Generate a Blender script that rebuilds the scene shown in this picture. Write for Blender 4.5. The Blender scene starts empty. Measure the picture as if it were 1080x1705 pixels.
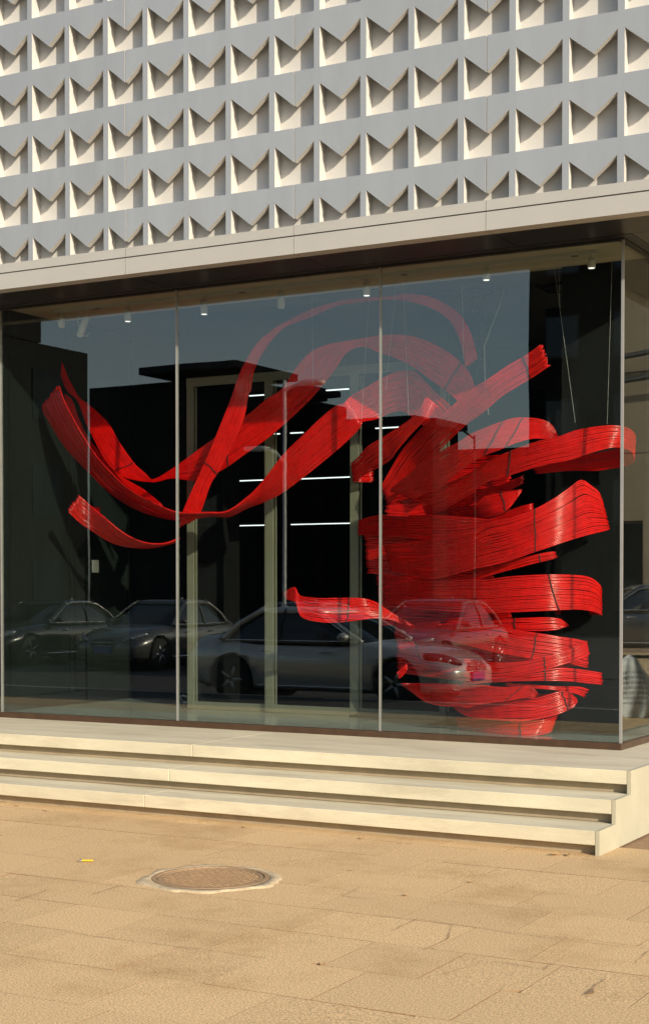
import bpy, bmesh, math, random
from mathutils import Vector, Matrix
random.seed(7)
scene = bpy.context.scene
COL = scene.collection
R = math.radians
CRACKS = [[(0.246,-4.178),(0.237,-3.885),(0.439,-3.909),(0.544,-4.168),(0.542,-4.449)],[(0.439,-3.909),(0.561,-3.915),(0.787,-3.948),(0.965,-3.947),(1.197,-3.954),(1.403,-3.945)],[(0.792,-4.795),(0.846,-4.638),(0.863,-4.484),(0.978,-4.493),(1.136,-4.512)],[(1.136,-4.512),(1.129,-4.237)],[(-0.351,-3.546),(-0.366,-3.314)],[(-0.457,-3.55),(-0.267,-3.57),(-0.096,-3.562)],[(1.418,-4.824),(1.412,-4.54)],[(-1.742,-4.513),(-1.794,-4.184)],[(-1.505,-4.17),(-1.523,-3.882)],[(1.437,-4.226),(1.426,-3.984)],[(-1.031,-4.946),(-0.63,-4.93),(-0.332,-4.936)]]
CHIP = [(1.42, -4.813), (1.447, -4.777), (1.418, -4.699)]
# ribbons in metres: (label, stations (top x,y,z, bottom x,y,z), where dark cords bind them)
RIBBONS = [
 ('tall red ribbon rising from the low left knot up into the great arch under the ceiling', [(-4.226,0.62,2.135,-4.08,0.62,2.195),(-4.198,0.627,2.277,-4.008,0.627,2.272),(-4.088,0.634,2.501,-3.906,0.634,2.516),(-3.929,0.642,2.8,-3.811,0.642,2.649),(-3.745,0.656,3.182,-3.598,0.656,3.024),(-3.68,0.67,3.346,-3.54,0.67,3.285),(-3.676,0.684,3.388,-3.53,0.684,3.296),(-3.624,0.698,3.511,-3.502,0.698,3.482),(-3.486,0.712,3.709,-3.408,0.712,3.652),(-3.312,0.723,3.83,-3.252,0.723,3.81),(-3.173,0.73,3.891,-3.12,0.73,3.861),(-2.989,0.737,3.958,-2.948,0.737,3.904),(-2.704,0.744,4.014,-2.704,0.744,3.974),(-2.469,0.751,4.024,-2.469,0.751,3.984),(-2.272,0.758,4.012,-2.272,0.758,3.987),(-2.053,0.76,4.017,-2.026,0.76,3.946),(-1.853,0.76,3.969,-1.821,0.76,3.864),(-1.656,0.76,3.86,-1.698,0.76,3.772),(-1.564,0.742,3.767,-1.637,0.742,3.692),(-1.481,0.721,3.619,-1.57,0.721,3.554),(-1.42,0.7,3.421,-1.523,0.7,3.371)], (0.14,)),
 ('broad red ribbon sweeping from the left hook up over the middle of the sculpture', [(-5.795,0.9,3.855,-5.845,0.9,3.831),(-5.729,0.871,3.751,-5.772,0.871,3.709),(-5.643,0.843,3.601,-5.693,0.843,3.554),(-5.558,0.814,3.491,-5.6,0.814,3.433),(-5.472,0.794,3.384,-5.472,0.794,3.345),(-5.324,0.783,3.291,-5.388,0.783,3.161),(-5.117,0.771,3.124,-5.248,0.771,2.932),(-4.973,0.76,2.93,-5.144,0.76,2.789),(-4.821,0.771,2.739,-5.037,0.771,2.676),(-4.703,0.783,2.643,-4.897,0.783,2.606),(-4.625,0.794,2.592,-4.625,0.794,2.565),(-4.41,0.806,2.693,-4.436,0.806,2.592),(-4.127,0.817,2.859,-4.153,0.817,2.567),(-3.9,0.829,2.992,-3.9,0.829,2.659),(-3.639,0.84,3.137,-3.695,0.84,2.778),(-3.455,0.84,3.257,-3.541,0.84,2.861),(-3.304,0.84,3.331,-3.383,0.84,2.957),(-3.184,0.84,3.483,-3.03,0.84,3.216),(-3.038,0.834,3.615,-2.776,0.834,3.469),(-2.862,0.823,3.671,-2.672,0.823,3.586),(-2.666,0.811,3.685,-2.517,0.811,3.629),(-2.337,0.8,3.708,-2.337,0.8,3.559),(-2.105,0.777,3.686,-2.193,0.777,3.506),(-1.914,0.754,3.629,-2.05,0.754,3.438),(-1.732,0.731,3.534,-1.903,0.731,3.338),(-1.589,0.706,3.434,-1.741,0.706,3.228),(-1.482,0.677,3.322,-1.596,0.677,3.119),(-1.423,0.649,3.201,-1.536,0.649,3.041),(-1.369,0.62,3.053,-1.487,0.62,2.941)], (0.26, 0.47, 0.93)),
 ('thin sunlit red ribbon edge running down beside the left hook', [(-5.725,0.9,3.444,-5.711,0.9,3.392),(-5.639,0.908,3.378,-5.64,0.908,3.242),(-5.575,0.915,3.212,-5.512,0.915,3.034),(-5.484,0.925,3.045,-5.373,0.925,2.849),(-5.343,0.94,2.877,-5.294,0.94,2.747),(-5.222,0.955,2.756,-5.188,0.955,2.66),(-5.103,0.97,2.641,-5.035,0.97,2.533),(-4.862,0.985,2.512,-4.842,0.985,2.434),(-4.664,1.0,2.364,-4.671,1.0,2.353)], ()),
 ('dark shaded red ribbon dropping at far left then rising in sunlight to a cut end in the middle', [(-5.227,0.2,3.416,-5.691,0.55,3.31),(-5.174,0.2,3.286,-5.704,0.574,3.235),(-5.081,0.2,3.132,-5.646,0.597,3.135),(-4.975,0.225,2.95,-5.619,0.684,3.008),(-4.859,0.254,2.778,-5.554,0.779,2.863),(-4.685,0.282,2.6,-5.404,0.874,2.679),(-4.551,0.311,2.481,-5.268,0.968,2.513),(-4.371,0.345,2.379,-5.057,1.0,2.38),(-4.183,0.383,2.297,-4.799,1.0,2.285),(-4.068,0.426,2.265,-4.461,0.974,2.227),(-3.808,0.474,2.261,-4.091,0.926,2.255),(-3.66,0.511,2.27,-3.844,0.837,2.24),(-3.505,0.534,2.364,-3.568,0.695,2.301),(-3.319,0.534,2.516,-3.309,0.576,2.345),(-3.078,0.487,2.736,-3.107,0.505,2.407),(-2.876,0.447,2.873,-2.893,0.447,2.512),(-2.697,0.433,3.006,-2.714,0.433,2.623),(-2.55,0.42,3.095,-2.533,0.42,2.742),(-2.483,0.42,3.11,-2.351,0.42,2.885),(-2.434,0.42,3.127,-2.301,0.42,2.965)], ()),
 ('dim purple shaded ribbon arching behind between the two glass seams', [(-2.553,0.55,3.123,-2.447,0.55,2.955),(-2.528,0.65,3.206,-2.416,0.65,2.982),(-2.491,0.75,3.26,-2.395,0.75,3.001),(-2.364,0.82,3.344,-2.375,0.82,3.021),(-2.25,0.86,3.396,-2.3,0.86,3.056),(-2.148,0.9,3.414,-2.225,0.9,3.081),(-2.035,0.86,3.387,-2.139,0.86,3.067),(-1.945,0.82,3.307,-2.064,0.82,3.024),(-1.83,0.76,3.215,-1.965,0.76,2.964),(-1.671,0.68,3.091,-1.803,0.68,2.866),(-1.556,0.6,2.99,-1.687,0.6,2.782)], ()),
 ('low left red ribbon with a frayed sunlit end', [(-5.09,0.3,2.439,-5.258,0.35,2.312),(-5.028,0.35,2.37,-5.194,0.475,2.191),(-4.841,0.4,2.213,-5.087,0.6,2.084),(-4.706,0.475,2.091,-5.005,0.725,2.016),(-4.558,0.55,2.016,-4.868,0.85,1.978),(-4.384,0.625,2.005,-4.609,0.825,1.985),(-4.274,0.7,2.058,-4.369,0.8,2.03)], ()),
 ('small red scrap showing behind the low left ribbon', [(-5.321,0.8,2.366,-5.301,0.8,2.327),(-5.28,0.8,2.36,-5.266,0.8,2.309),(-5.231,0.8,2.353,-5.232,0.8,2.286)], ()),
 ('long straight red ribbon climbing out of the tower to its highest cut end at right', [(-2.392,0.9,2.452,-2.319,0.9,2.299),(-2.166,0.816,2.723,-2.029,0.816,2.544),(-1.981,0.716,2.854,-1.862,0.716,2.639),(-1.823,0.608,2.933,-1.685,0.608,2.735),(-1.657,0.524,2.988,-1.532,0.524,2.82),(-1.474,0.45,3.083,-1.382,0.45,2.905),(-1.304,0.386,3.173,-1.233,0.386,2.97),(-1.188,0.337,3.211,-1.069,0.337,3.07),(-0.998,0.306,3.308,-0.924,0.306,3.135),(-0.842,0.281,3.371,-0.779,0.281,3.2),(-0.71,0.26,3.439,-0.643,0.26,3.273)], (0.91,)),
 ('red ribbon at left of the tower rising to a folded pointed tip', [(-2.537,1.05,2.666,-2.514,1.05,2.512),(-2.657,0.99,2.666,-2.634,0.99,2.512),(-2.677,0.92,2.666,-2.654,0.92,2.512),(-2.635,0.884,2.682,-2.612,0.884,2.514),(-2.556,0.832,2.715,-2.505,0.832,2.557),(-2.422,0.748,2.788,-2.327,0.748,2.605),(-2.222,0.672,2.866,-2.183,0.672,2.654),(-2.055,0.6,2.925,-2.082,0.6,2.727),(-1.918,0.54,2.98,-1.95,0.54,2.827),(-1.821,0.492,3.042,-1.832,0.492,2.904),(-1.768,0.468,3.126,-1.762,0.468,2.955),(-1.712,0.484,3.091,-1.759,0.484,2.947),(-1.671,0.52,3.036,-1.766,0.52,2.955)], ()),
 ('upper looped red ribbon bending back under the highest cut end', [(-2.073,0.872,2.423,-1.755,0.668,2.32),(-2.193,0.812,2.423,-1.875,0.608,2.32),(-2.213,0.742,2.423,-1.895,0.538,2.32),(-1.974,0.589,2.528,-1.759,0.452,2.359),(-1.715,0.425,2.641,-1.629,0.375,2.38),(-1.384,0.251,2.734,-1.5,0.306,2.442),(-1.239,0.193,2.792,-1.359,0.24,2.511),(-1.004,0.136,2.852,-1.17,0.171,2.6),(-0.868,0.131,2.88,-1.004,0.136,2.645),(-0.731,0.16,2.875,-0.867,0.131,2.692),(-0.644,0.204,2.848,-0.752,0.153,2.72),(-0.603,0.234,2.8,-0.663,0.193,2.719),(-0.585,0.249,2.742,-0.602,0.234,2.702),(-0.655,0.369,2.742,-0.672,0.354,2.702),(-0.825,0.489,2.742,-0.842,0.474,2.702)], (0.7, 0.62)),
 ('wide red loop reaching furthest right behind the corner seam', [(-2.161,0.75,2.323,-1.996,0.75,2.157),(-1.879,0.617,2.372,-1.799,0.617,2.196),(-1.611,0.493,2.433,-1.6,0.493,2.243),(-1.355,0.38,2.502,-1.355,0.38,2.334),(-1.165,0.287,2.581,-1.164,0.287,2.416),(-0.938,0.223,2.649,-0.961,0.223,2.455),(-0.742,0.19,2.7,-0.775,0.19,2.5),(-0.551,0.197,2.736,-0.626,0.197,2.535),(-0.426,0.223,2.777,-0.49,0.223,2.554),(-0.285,0.27,2.8,-0.353,0.27,2.6),(-0.173,0.33,2.809,-0.222,0.33,2.639),(-0.094,0.397,2.793,-0.152,0.397,2.646),(-0.067,0.47,2.759,-0.089,0.47,2.622),(-0.083,0.523,2.72,-0.083,0.523,2.555),(-0.169,0.573,2.683,-0.14,0.573,2.529),(-0.324,0.62,2.653,-0.267,0.62,2.515),(-0.49,0.62,2.628,-0.418,0.62,2.502),(-0.705,0.613,2.6,-0.632,0.613,2.509),(-0.945,0.6,2.576,-0.895,0.6,2.49)], (0.4,)),
 ('dark inner red band crossing behind the wide loop', [(-2.196,0.6,2.282,-2.196,0.6,2.204),(-1.937,0.625,2.296,-1.937,0.625,2.19),(-1.735,0.65,2.34,-1.682,0.65,2.233),(-1.484,0.675,2.373,-1.457,0.675,2.286),(-1.314,0.7,2.407,-1.277,0.7,2.33),(-1.139,0.71,2.459,-1.139,0.71,2.388),(-1.032,0.72,2.503,-1.022,0.72,2.441)], ()),
 ('short sunlit red ribbon seen through the gap in the middle of the tower', [(-2.044,0.85,2.191,-1.99,0.85,2.15),(-1.769,0.725,2.258,-1.716,0.725,2.179),(-1.482,0.567,2.191,-1.446,0.567,2.167),(-1.328,0.46,2.272,-1.257,0.46,2.163),(-1.215,0.42,2.342,-1.13,0.42,2.173),(-1.065,0.43,2.361,-1.045,0.43,2.217),(-0.947,0.48,2.374,-0.952,0.48,2.36)], (0.86,)),
 ('narrow dark red band wound level across the left of the tower', [(-2.306,1.213,2.192,-2.315,1.218,2.064),(-2.526,1.173,2.192,-2.535,1.178,2.064),(-2.646,1.113,2.192,-2.655,1.118,2.064),(-2.666,1.043,2.192,-2.675,1.048,2.064),(-2.366,0.859,2.223,-2.366,0.859,2.043),(-1.909,0.568,2.201,-1.909,0.568,2.018),(-1.56,0.36,2.18,-1.642,0.405,1.995),(-1.251,0.223,2.149,-1.396,0.281,2.011),(-1.11,0.183,2.135,-1.176,0.2,2.055),(-0.994,0.164,2.164,-0.994,0.164,2.114),(-0.868,0.162,2.215,-0.859,0.163,2.156),(-0.757,0.184,2.244,-0.753,0.186,2.199),(-0.827,0.304,2.244,-0.823,0.306,2.199)], ()),
 ('widest red ribbon flaring at its frayed right end', [(-1.913,0.924,1.964,-1.832,0.872,1.754),(-2.133,0.884,1.964,-2.052,0.832,1.754),(-2.253,0.824,1.964,-2.172,0.772,1.754),(-2.273,0.754,1.964,-2.192,0.702,1.754),(-1.875,0.498,1.981,-1.875,0.498,1.703),(-1.61,0.335,1.997,-1.652,0.36,1.682),(-1.384,0.219,2.018,-1.383,0.219,1.718),(-1.22,0.153,2.045,-1.219,0.153,1.753),(-1.091,0.116,2.101,-1.09,0.116,1.77),(-0.906,0.09,2.136,-0.905,0.09,1.809),(-0.742,0.11,2.187,-0.741,0.11,1.866),(-0.6,0.182,2.267,-0.599,0.182,1.919),(-0.506,0.271,2.349,-0.475,0.306,1.974),(-0.44,0.359,2.419,-0.388,0.444,2.013),(-0.395,0.433,2.386,-0.341,0.54,2.033),(-0.356,0.511,2.339,-0.315,0.602,2.048),(-0.337,0.552,2.264,-0.302,0.634,2.058)], (0.76,)),
 ('slim red ribbon with a blunt end tucked under the widest ribbon', [(-2.016,0.871,1.581,-2.016,0.871,1.507),(-2.136,0.811,1.581,-2.136,0.811,1.507),(-2.156,0.741,1.581,-2.156,0.741,1.507),(-1.588,0.391,1.668,-1.554,0.373,1.583),(-1.3,0.258,1.713,-1.299,0.258,1.644),(-1.128,0.206,1.758,-1.128,0.206,1.694),(-0.917,0.18,1.815,-0.941,0.18,1.743),(-0.776,0.2,1.855,-0.776,0.2,1.787),(-0.64,0.267,1.886,-0.632,0.272,1.828),(-0.61,0.29,1.886,-0.599,0.299,1.846)], (0.93,)),
 ('thick level red loop around the waist of the tower', [(-1.928,0.954,1.716,-1.927,0.954,1.466),(-2.148,0.914,1.716,-2.147,0.914,1.466),(-2.268,0.854,1.716,-2.267,0.854,1.466),(-2.288,0.784,1.716,-2.287,0.784,1.466),(-1.968,0.579,1.694,-1.967,0.579,1.446),(-1.651,0.381,1.673,-1.56,0.331,1.429),(-1.232,0.183,1.676,-1.231,0.183,1.419),(-1.102,0.146,1.675,-1.102,0.146,1.421),(-0.917,0.12,1.697,-0.859,0.121,1.428),(-0.702,0.159,1.71,-0.654,0.183,1.438),(-0.566,0.248,1.715,-0.484,0.336,1.45),(-0.469,0.358,1.711,-0.422,0.428,1.445),(-0.409,0.453,1.698,-0.382,0.501,1.431),(-0.369,0.529,1.662,-0.354,0.558,1.412),(-0.349,0.57,1.621,-0.346,0.576,1.403),(-0.419,0.69,1.621,-0.416,0.696,1.403),(-0.589,0.81,1.621,-0.586,0.816,1.403),(-0.849,0.91,1.621,-0.846,0.916,1.403)], (0.68,)),
 ('small rounded red loop below the level waist loop', [(-1.705,0.679,1.293,-1.705,0.679,1.23),(-1.825,0.619,1.293,-1.825,0.619,1.23),(-1.845,0.549,1.293,-1.845,0.549,1.23),(-1.427,0.319,1.327,-1.427,0.319,1.262),(-1.104,0.21,1.361,-1.104,0.21,1.297),(-0.954,0.191,1.381,-0.954,0.191,1.29),(-0.796,0.206,1.391,-0.787,0.208,1.288),(-0.661,0.264,1.396,-0.676,0.255,1.292),(-0.58,0.328,1.382,-0.601,0.309,1.301),(-0.549,0.359,1.35,-0.555,0.352,1.319),(-0.538,0.37,1.332,-0.538,0.37,1.328),(-0.608,0.49,1.332,-0.608,0.49,1.328),(-0.778,0.61,1.332,-0.778,0.61,1.328)], (0.62,)),
 ('dark red band half hidden behind the lower windings', [(-1.806,0.778,1.206,-1.728,0.729,1.025),(-1.926,0.718,1.206,-1.848,0.669,1.025),(-1.946,0.648,1.206,-1.868,0.599,1.025),(-1.449,0.369,1.223,-1.448,0.369,1.021),(-1.045,0.246,1.242,-1.044,0.246,1.013),(-0.723,0.29,1.255,-0.722,0.29,1.01),(-0.573,0.402,1.236,-0.555,0.421,1.017),(-0.481,0.518,1.175,-0.468,0.538,1.037),(-0.551,0.638,1.175,-0.538,0.658,1.037),(-0.721,0.758,1.175,-0.708,0.778,1.037)], ()),
 ('broad red ribbon winding down to the right across the lower tower', [(-1.816,0.897,1.329,-1.775,0.871,1.251),(-2.036,0.857,1.329,-1.995,0.831,1.251),(-2.156,0.797,1.329,-2.115,0.771,1.251),(-2.176,0.727,1.329,-2.135,0.701,1.251),(-1.86,0.523,1.303,-1.821,0.499,1.222),(-1.569,0.351,1.325,-1.535,0.333,1.203),(-1.342,0.242,1.344,-1.341,0.242,1.177),(-1.165,0.18,1.333,-1.165,0.18,1.146),(-0.988,0.145,1.322,-1.019,0.148,1.122),(-0.857,0.142,1.297,-0.847,0.143,1.099),(-0.713,0.177,1.276,-0.749,0.163,1.083),(-0.561,0.278,1.248,-0.56,0.278,1.06),(-0.484,0.365,1.234,-0.483,0.365,1.035),(-0.425,0.453,1.214,-0.418,0.463,1.01),(-0.495,0.573,1.214,-0.488,0.583,1.01),(-0.665,0.693,1.214,-0.658,0.703,1.01)], (0.72,)),
 ('red ribbon crossing upwards to the right over the lower windings', [(-1.188,0.342,1.063,-1.188,0.342,0.924),(-1.308,0.282,1.063,-1.308,0.282,0.924),(-1.328,0.212,1.063,-1.328,0.212,0.924),(-1.152,0.15,1.056,-1.151,0.15,0.919),(-1.022,0.121,1.051,-1.021,0.121,0.92),(-0.812,0.116,1.065,-0.834,0.113,0.953),(-0.68,0.156,1.093,-0.68,0.156,0.991),(-0.581,0.22,1.124,-0.549,0.248,1.034),(-0.489,0.314,1.163,-0.472,0.335,1.064),(-0.417,0.418,1.211,-0.402,0.443,1.111),(-0.487,0.538,1.211,-0.472,0.563,1.111),(-0.657,0.658,1.211,-0.642,0.683,1.111)], (0.56,)),
 ('flat red ribbon with a square end jutting out low on the right', [(-1.294,0.252,0.889,-1.294,0.252,0.871),(-1.314,0.182,0.889,-1.314,0.182,0.871),(-0.983,0.087,0.932,-0.983,0.087,0.905),(-0.8,0.086,0.968,-0.799,0.086,0.919),(-0.668,0.126,0.997,-0.66,0.13,0.925),(-0.538,0.218,1.018,-0.537,0.218,0.92),(-0.436,0.34,1.006,-0.436,0.34,0.907),(-0.322,0.554,0.972,-0.327,0.542,0.877)], (0.6,)),
 ('short red ribbon with a torn end under the flat jutting one', [(-0.948,0.252,0.891,-0.899,0.25,0.856),(-0.968,0.182,0.891,-0.919,0.18,0.856),(-0.727,0.217,0.883,-0.678,0.241,0.856),(-0.574,0.318,0.873,-0.574,0.318,0.837),(-0.471,0.44,0.869,-0.49,0.413,0.811),(-0.417,0.528,0.843,-0.44,0.488,0.785)], ()),
 ('sagging red ribbon low at the left of the tower', [(-1.694,0.786,0.829,-1.513,0.668,0.764),(-1.914,0.746,0.829,-1.733,0.628,0.764),(-2.034,0.686,0.829,-1.853,0.568,0.764),(-2.054,0.616,0.829,-1.873,0.498,0.764),(-1.797,0.449,0.841,-1.715,0.398,0.708),(-1.511,0.283,0.859,-1.498,0.276,0.687),(-1.142,0.13,0.879,-1.24,0.162,0.714),(-1.023,0.103,0.871,-1.131,0.127,0.729),(-0.912,0.091,0.87,-1.023,0.103,0.749),(-0.768,0.102,0.883,-0.911,0.091,0.767),(-0.729,0.113,0.879,-0.794,0.097,0.793),(-0.675,0.134,0.822,-0.704,0.122,0.795)], (0.9,)),
 ('low red loop just above the base', [(-1.099,0.473,0.71,-1.066,0.458,0.675),(-1.319,0.433,0.71,-1.286,0.418,0.675),(-1.439,0.373,0.71,-1.406,0.358,0.675),(-1.459,0.303,0.71,-1.426,0.288,0.675),(-1.314,0.24,0.692,-1.314,0.24,0.627),(-1.168,0.19,0.719,-1.167,0.19,0.614),(-0.991,0.155,0.751,-0.99,0.155,0.61),(-0.809,0.159,0.793,-0.849,0.153,0.607),(-0.723,0.184,0.79,-0.752,0.173,0.619),(-0.643,0.224,0.813,-0.602,0.254,0.655),(-0.563,0.288,0.839,-0.524,0.327,0.693),(-0.502,0.354,0.819,-0.485,0.375,0.723),(-0.479,0.383,0.782,-0.473,0.392,0.759),(-0.549,0.503,0.782,-0.543,0.512,0.759),(-0.719,0.623,0.782,-0.713,0.632,0.759),(-0.979,0.723,0.782,-0.973,0.732,0.759)], (0.66,)),
 ('red base ring standing on the display floor', [(-1.201,0.77,0.571,-1.18,0.77,0.495),(-1.421,0.73,0.571,-1.4,0.73,0.495),(-1.541,0.67,0.571,-1.52,0.67,0.495),(-1.561,0.6,0.571,-1.54,0.6,0.495),(-1.402,0.44,0.566,-1.391,0.44,0.486),(-1.214,0.3,0.575,-1.214,0.3,0.487),(-1.003,0.21,0.587,-1.013,0.21,0.491),(-0.84,0.19,0.596,-0.839,0.19,0.496),(-0.691,0.24,0.621,-0.734,0.24,0.506),(-0.64,0.33,0.639,-0.687,0.33,0.514),(-0.651,0.45,0.643,-0.699,0.45,0.522),(-0.721,0.57,0.643,-0.769,0.57,0.522),(-0.891,0.69,0.643,-0.939,0.69,0.522),(-1.151,0.79,0.643,-1.199,0.79,0.522)], (0.56,)),
 ('dark inner red band filling the left side of the tower behind its waist', [(-2.598,1.0,2.092,-2.568,1.0,1.734),(-2.259,0.95,2.099,-2.231,0.95,1.707),(-1.904,0.9,2.076,-1.903,0.9,1.68),(-1.581,0.9,2.046,-1.58,0.9,1.665),(-1.35,0.85,2.026,-1.338,0.85,1.674)], ()),
 ('dark inner red band low behind the waist loop', [(-2.482,1.0,1.733,-2.442,1.0,1.3),(-2.152,0.96,1.716,-2.123,0.96,1.28),(-1.804,0.92,1.695,-1.776,0.92,1.27),(-1.474,0.9,1.675,-1.473,0.9,1.265),(-1.193,0.85,1.664,-1.182,0.85,1.271)], ()),
 ('dark inner red band just above the sagging ribbon', [(-2.311,1.0,1.302,-2.271,1.0,0.897),(-1.98,0.95,1.277,-1.952,0.95,0.868),(-1.632,0.9,1.263,-1.621,0.9,0.851),(-1.295,0.85,1.25,-1.294,0.85,0.854),(-0.968,0.8,1.237,-0.967,0.8,0.876)], ()),
 ('dark inner red band under the upper left windings', [(-2.423,1.05,2.523,-2.388,1.05,2.166),(-2.117,1.0,2.609,-2.089,1.0,2.148),(-1.82,0.95,2.654,-1.791,0.95,2.15),(-1.486,0.92,2.678,-1.484,0.92,2.162),(-1.197,0.85,2.68,-1.195,0.85,2.23)], ()),
 ('low level red ribbon reaching left from the tower to a pointed tip', [(-3.016,0.35,1.576,-2.999,0.35,1.527),(-2.942,0.322,1.601,-2.936,0.322,1.512),(-2.866,0.3,1.621,-2.86,0.3,1.493),(-2.815,0.3,1.547,-2.804,0.3,1.375),(-2.628,0.318,1.528,-2.65,0.318,1.332),(-2.513,0.362,1.533,-2.524,0.362,1.328),(-2.331,0.437,1.533,-2.358,0.437,1.348),(-2.242,0.531,1.499,-2.226,0.531,1.362),(-2.132,0.639,1.4,-2.105,0.639,1.332),(-1.995,0.75,1.311,-1.968,0.75,1.213)], (0.52,)),
 ('small red ribbon scrap floating low at the left of the tower', [(-1.991,0.4,0.929,-1.965,0.4,0.882),(-1.943,0.4,0.974,-1.922,0.4,0.917),(-1.896,0.4,1.013,-1.89,0.4,0.965)], ()),
]
WIRES = [(-0.663,0.5,3.741,-0.535,0.5,2.866),(-0.261,0.5,3.736,-0.285,0.5,2.839),(-1.948,0.5,3.347,-1.931,0.5,2.991),(-2.332,0.5,3.339,-2.376,0.5,2.698),(-0.668,0.5,3.932,-0.663,0.5,3.741),(-1.462,0.5,3.68,-1.456,0.5,3.398),(-2.814,0.5,3.693,-2.809,0.5,3.296),(-2.104,0.5,3.502,-2.136,0.5,3.205)]
# ------------------------------------------------------------------ helpers
def tag(o, label=None, cat=None, group=None, kind=None):
    if label: o['label'] = label
    if cat: o['category'] = cat
    if group: o['group'] = group
    if kind: o['kind'] = kind
    return o

def empty(name, loc=(0, 0, 0), rz=0.0, parent=None):
    o = bpy.data.objects.new(name, None)
    COL.objects.link(o)
    o.location = loc
    o.rotation_euler = (0, 0, rz)
    if parent: o.parent = parent
    return o

class MB:
    """collects shapes; build() links them as one mesh object"""
    def __init__(s): s.v = []; s.f = []; s.c = []; s.m2 = set(); s.m2mat = None
    def poly(s, pts, col=None):
        n = len(s.v); s.v += [tuple(p) for p in pts]; s.f.append(list(range(n, n + len(pts)))); s.c.append(col)
    def box(s, x0, x1, y0, y1, z0, z1, col=None):
        n = len(s.v)
        s.v += [(x0,y0,z0),(x1,y0,z0),(x1,y1,z0),(x0,y1,z0),(x0,y0,z1),(x1,y0,z1),(x1,y1,z1),(x0,y1,z1)]
        for q in ((0,3,2,1),(4,5,6,7),(0,1,5,4),(1,2,6,5),(2,3,7,6),(3,0,4,7)):
            s.f.append([n + i for i in q]); s.c.append(col)
    def rings(s, rings, closed=True, cap=True, loop=False):
        """loft a list of equal-length point rings"""
        n0 = len(s.v); k = len(rings[0])
        for r in rings: s.v += [tuple(p) for p in r]
        m = len(rings)
        for i in range(m if loop else m - 1):
            a = n0 + i * k; b = n0 + ((i + 1) % m) * k
            for j in range(k if closed else k - 1):
                j2 = (j + 1) % k
                s.f.append([a + j, a + j2, b + j2, b + j]); s.c.append(None)
        if cap and not loop:
            s.f.append([n0 + j for j in range(k)][::-1]); s.c.append(None)
            s.f.append([n0 + (m - 1) * k + j for j in range(k)]); s.c.append(None)
    def tube(s, pts, r, seg=8, cap=True):
        pts = [Vector(p) for p in pts]; rr = r if isinstance(r, (list, tuple)) else [r] * len(pts)
        out = []; up = None
        for i, p in enumerate(pts):
            d = (pts[min(i + 1, len(pts) - 1)] - pts[max(i - 1, 0)]).normalized()
            if up is None:
                up = Vector((0, 0, 1)) if abs(d.z) < .9 else Vector((1, 0, 0))
            a = d.cross(up).normalized(); b = a.cross(d).normalized(); up = b
            out.append([p + a * math.cos(t) * rr[i] + b * math.sin(t) * rr[i] for t in [2 * math.pi * j / seg for j in range(seg)]])
        s.rings(out, True, cap)
    def cyl(s, c, r, h, seg=24, r2=None, axis='z'):
        r2 = r if r2 is None else r2; rg = []
        for q, zz in ((r, 0), (r2, h)):
            ring = []
            for j in range(seg):
                t = 2 * math.pi * j / seg; a, b = q * math.cos(t), q * math.sin(t)
                ring.append((c[0] + a, c[1] + b, c[2] + zz) if axis == 'z' else (c[0] + a, c[1] + zz, c[2] + b) if axis == 'y' else (c[0] + zz, c[1] + a, c[2] + b))
            rg.append(ring)
        s.rings(rg)
    def lathe(s, c, prof, seg=32, axis='z'):
        rg = []
        for (r, h) in prof:
            ring = []
            for j in range(seg):
                t = 2 * math.pi * j / seg; a, b = r * math.cos(t), r * math.sin(t)
                ring.append((c[0] + a, c[1] + b, c[2] + h) if axis == 'z' else (c[0] + a, c[1] + h, c[2] + b))
            rg.append(ring)
        s.rings(rg)
    def ell(s, c, rx, ry, rz, seg=16, rows=10, p=1.0):
        rg = []
        for i in range(1, rows):
            a = math.pi * i / rows; z = -math.cos(a) * rz; q = math.sin(a) ** p
            rg.append([(c[0] + rx * q * math.cos(2*math.pi*j/seg), c[1] + ry * q * math.sin(2*math.pi*j/seg), c[2] + z) for j in range(seg)])
        s.rings(rg)
    def build(s, name, mat, parent=None, smooth=False, bevel=0.0):
        me = bpy.data.meshes.new(name); me.from_pydata(s.v, [], s.f); me.update()
        if any(c is not None for c in s.c):
            at = me.attributes.new('tint', 'FLOAT', 'FACE')
            for i, c in enumerate(s.c): at.data[i].value = c if c is not None else 0.5
        bm = bmesh.new(); bm.from_mesh(me); bmesh.ops.recalc_face_normals(bm, faces=bm.faces); bm.to_mesh(me); bm.free()
        if smooth:
            for p in me.polygons: p.use_smooth = True
        o = bpy.data.objects.new(name, me); COL.objects.link(o); me.materials.append(mat)
        if s.m2:
            me.materials.append(s.m2mat or M['cream'])
            for i in s.m2: me.polygons[i].material_index = 1
        if parent: o.parent = parent
        if bevel:
            b = o.modifiers.new('bevel', 'BEVEL'); b.width = bevel; b.segments = 2; b.limit_method = 'ANGLE'
        return o

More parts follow.
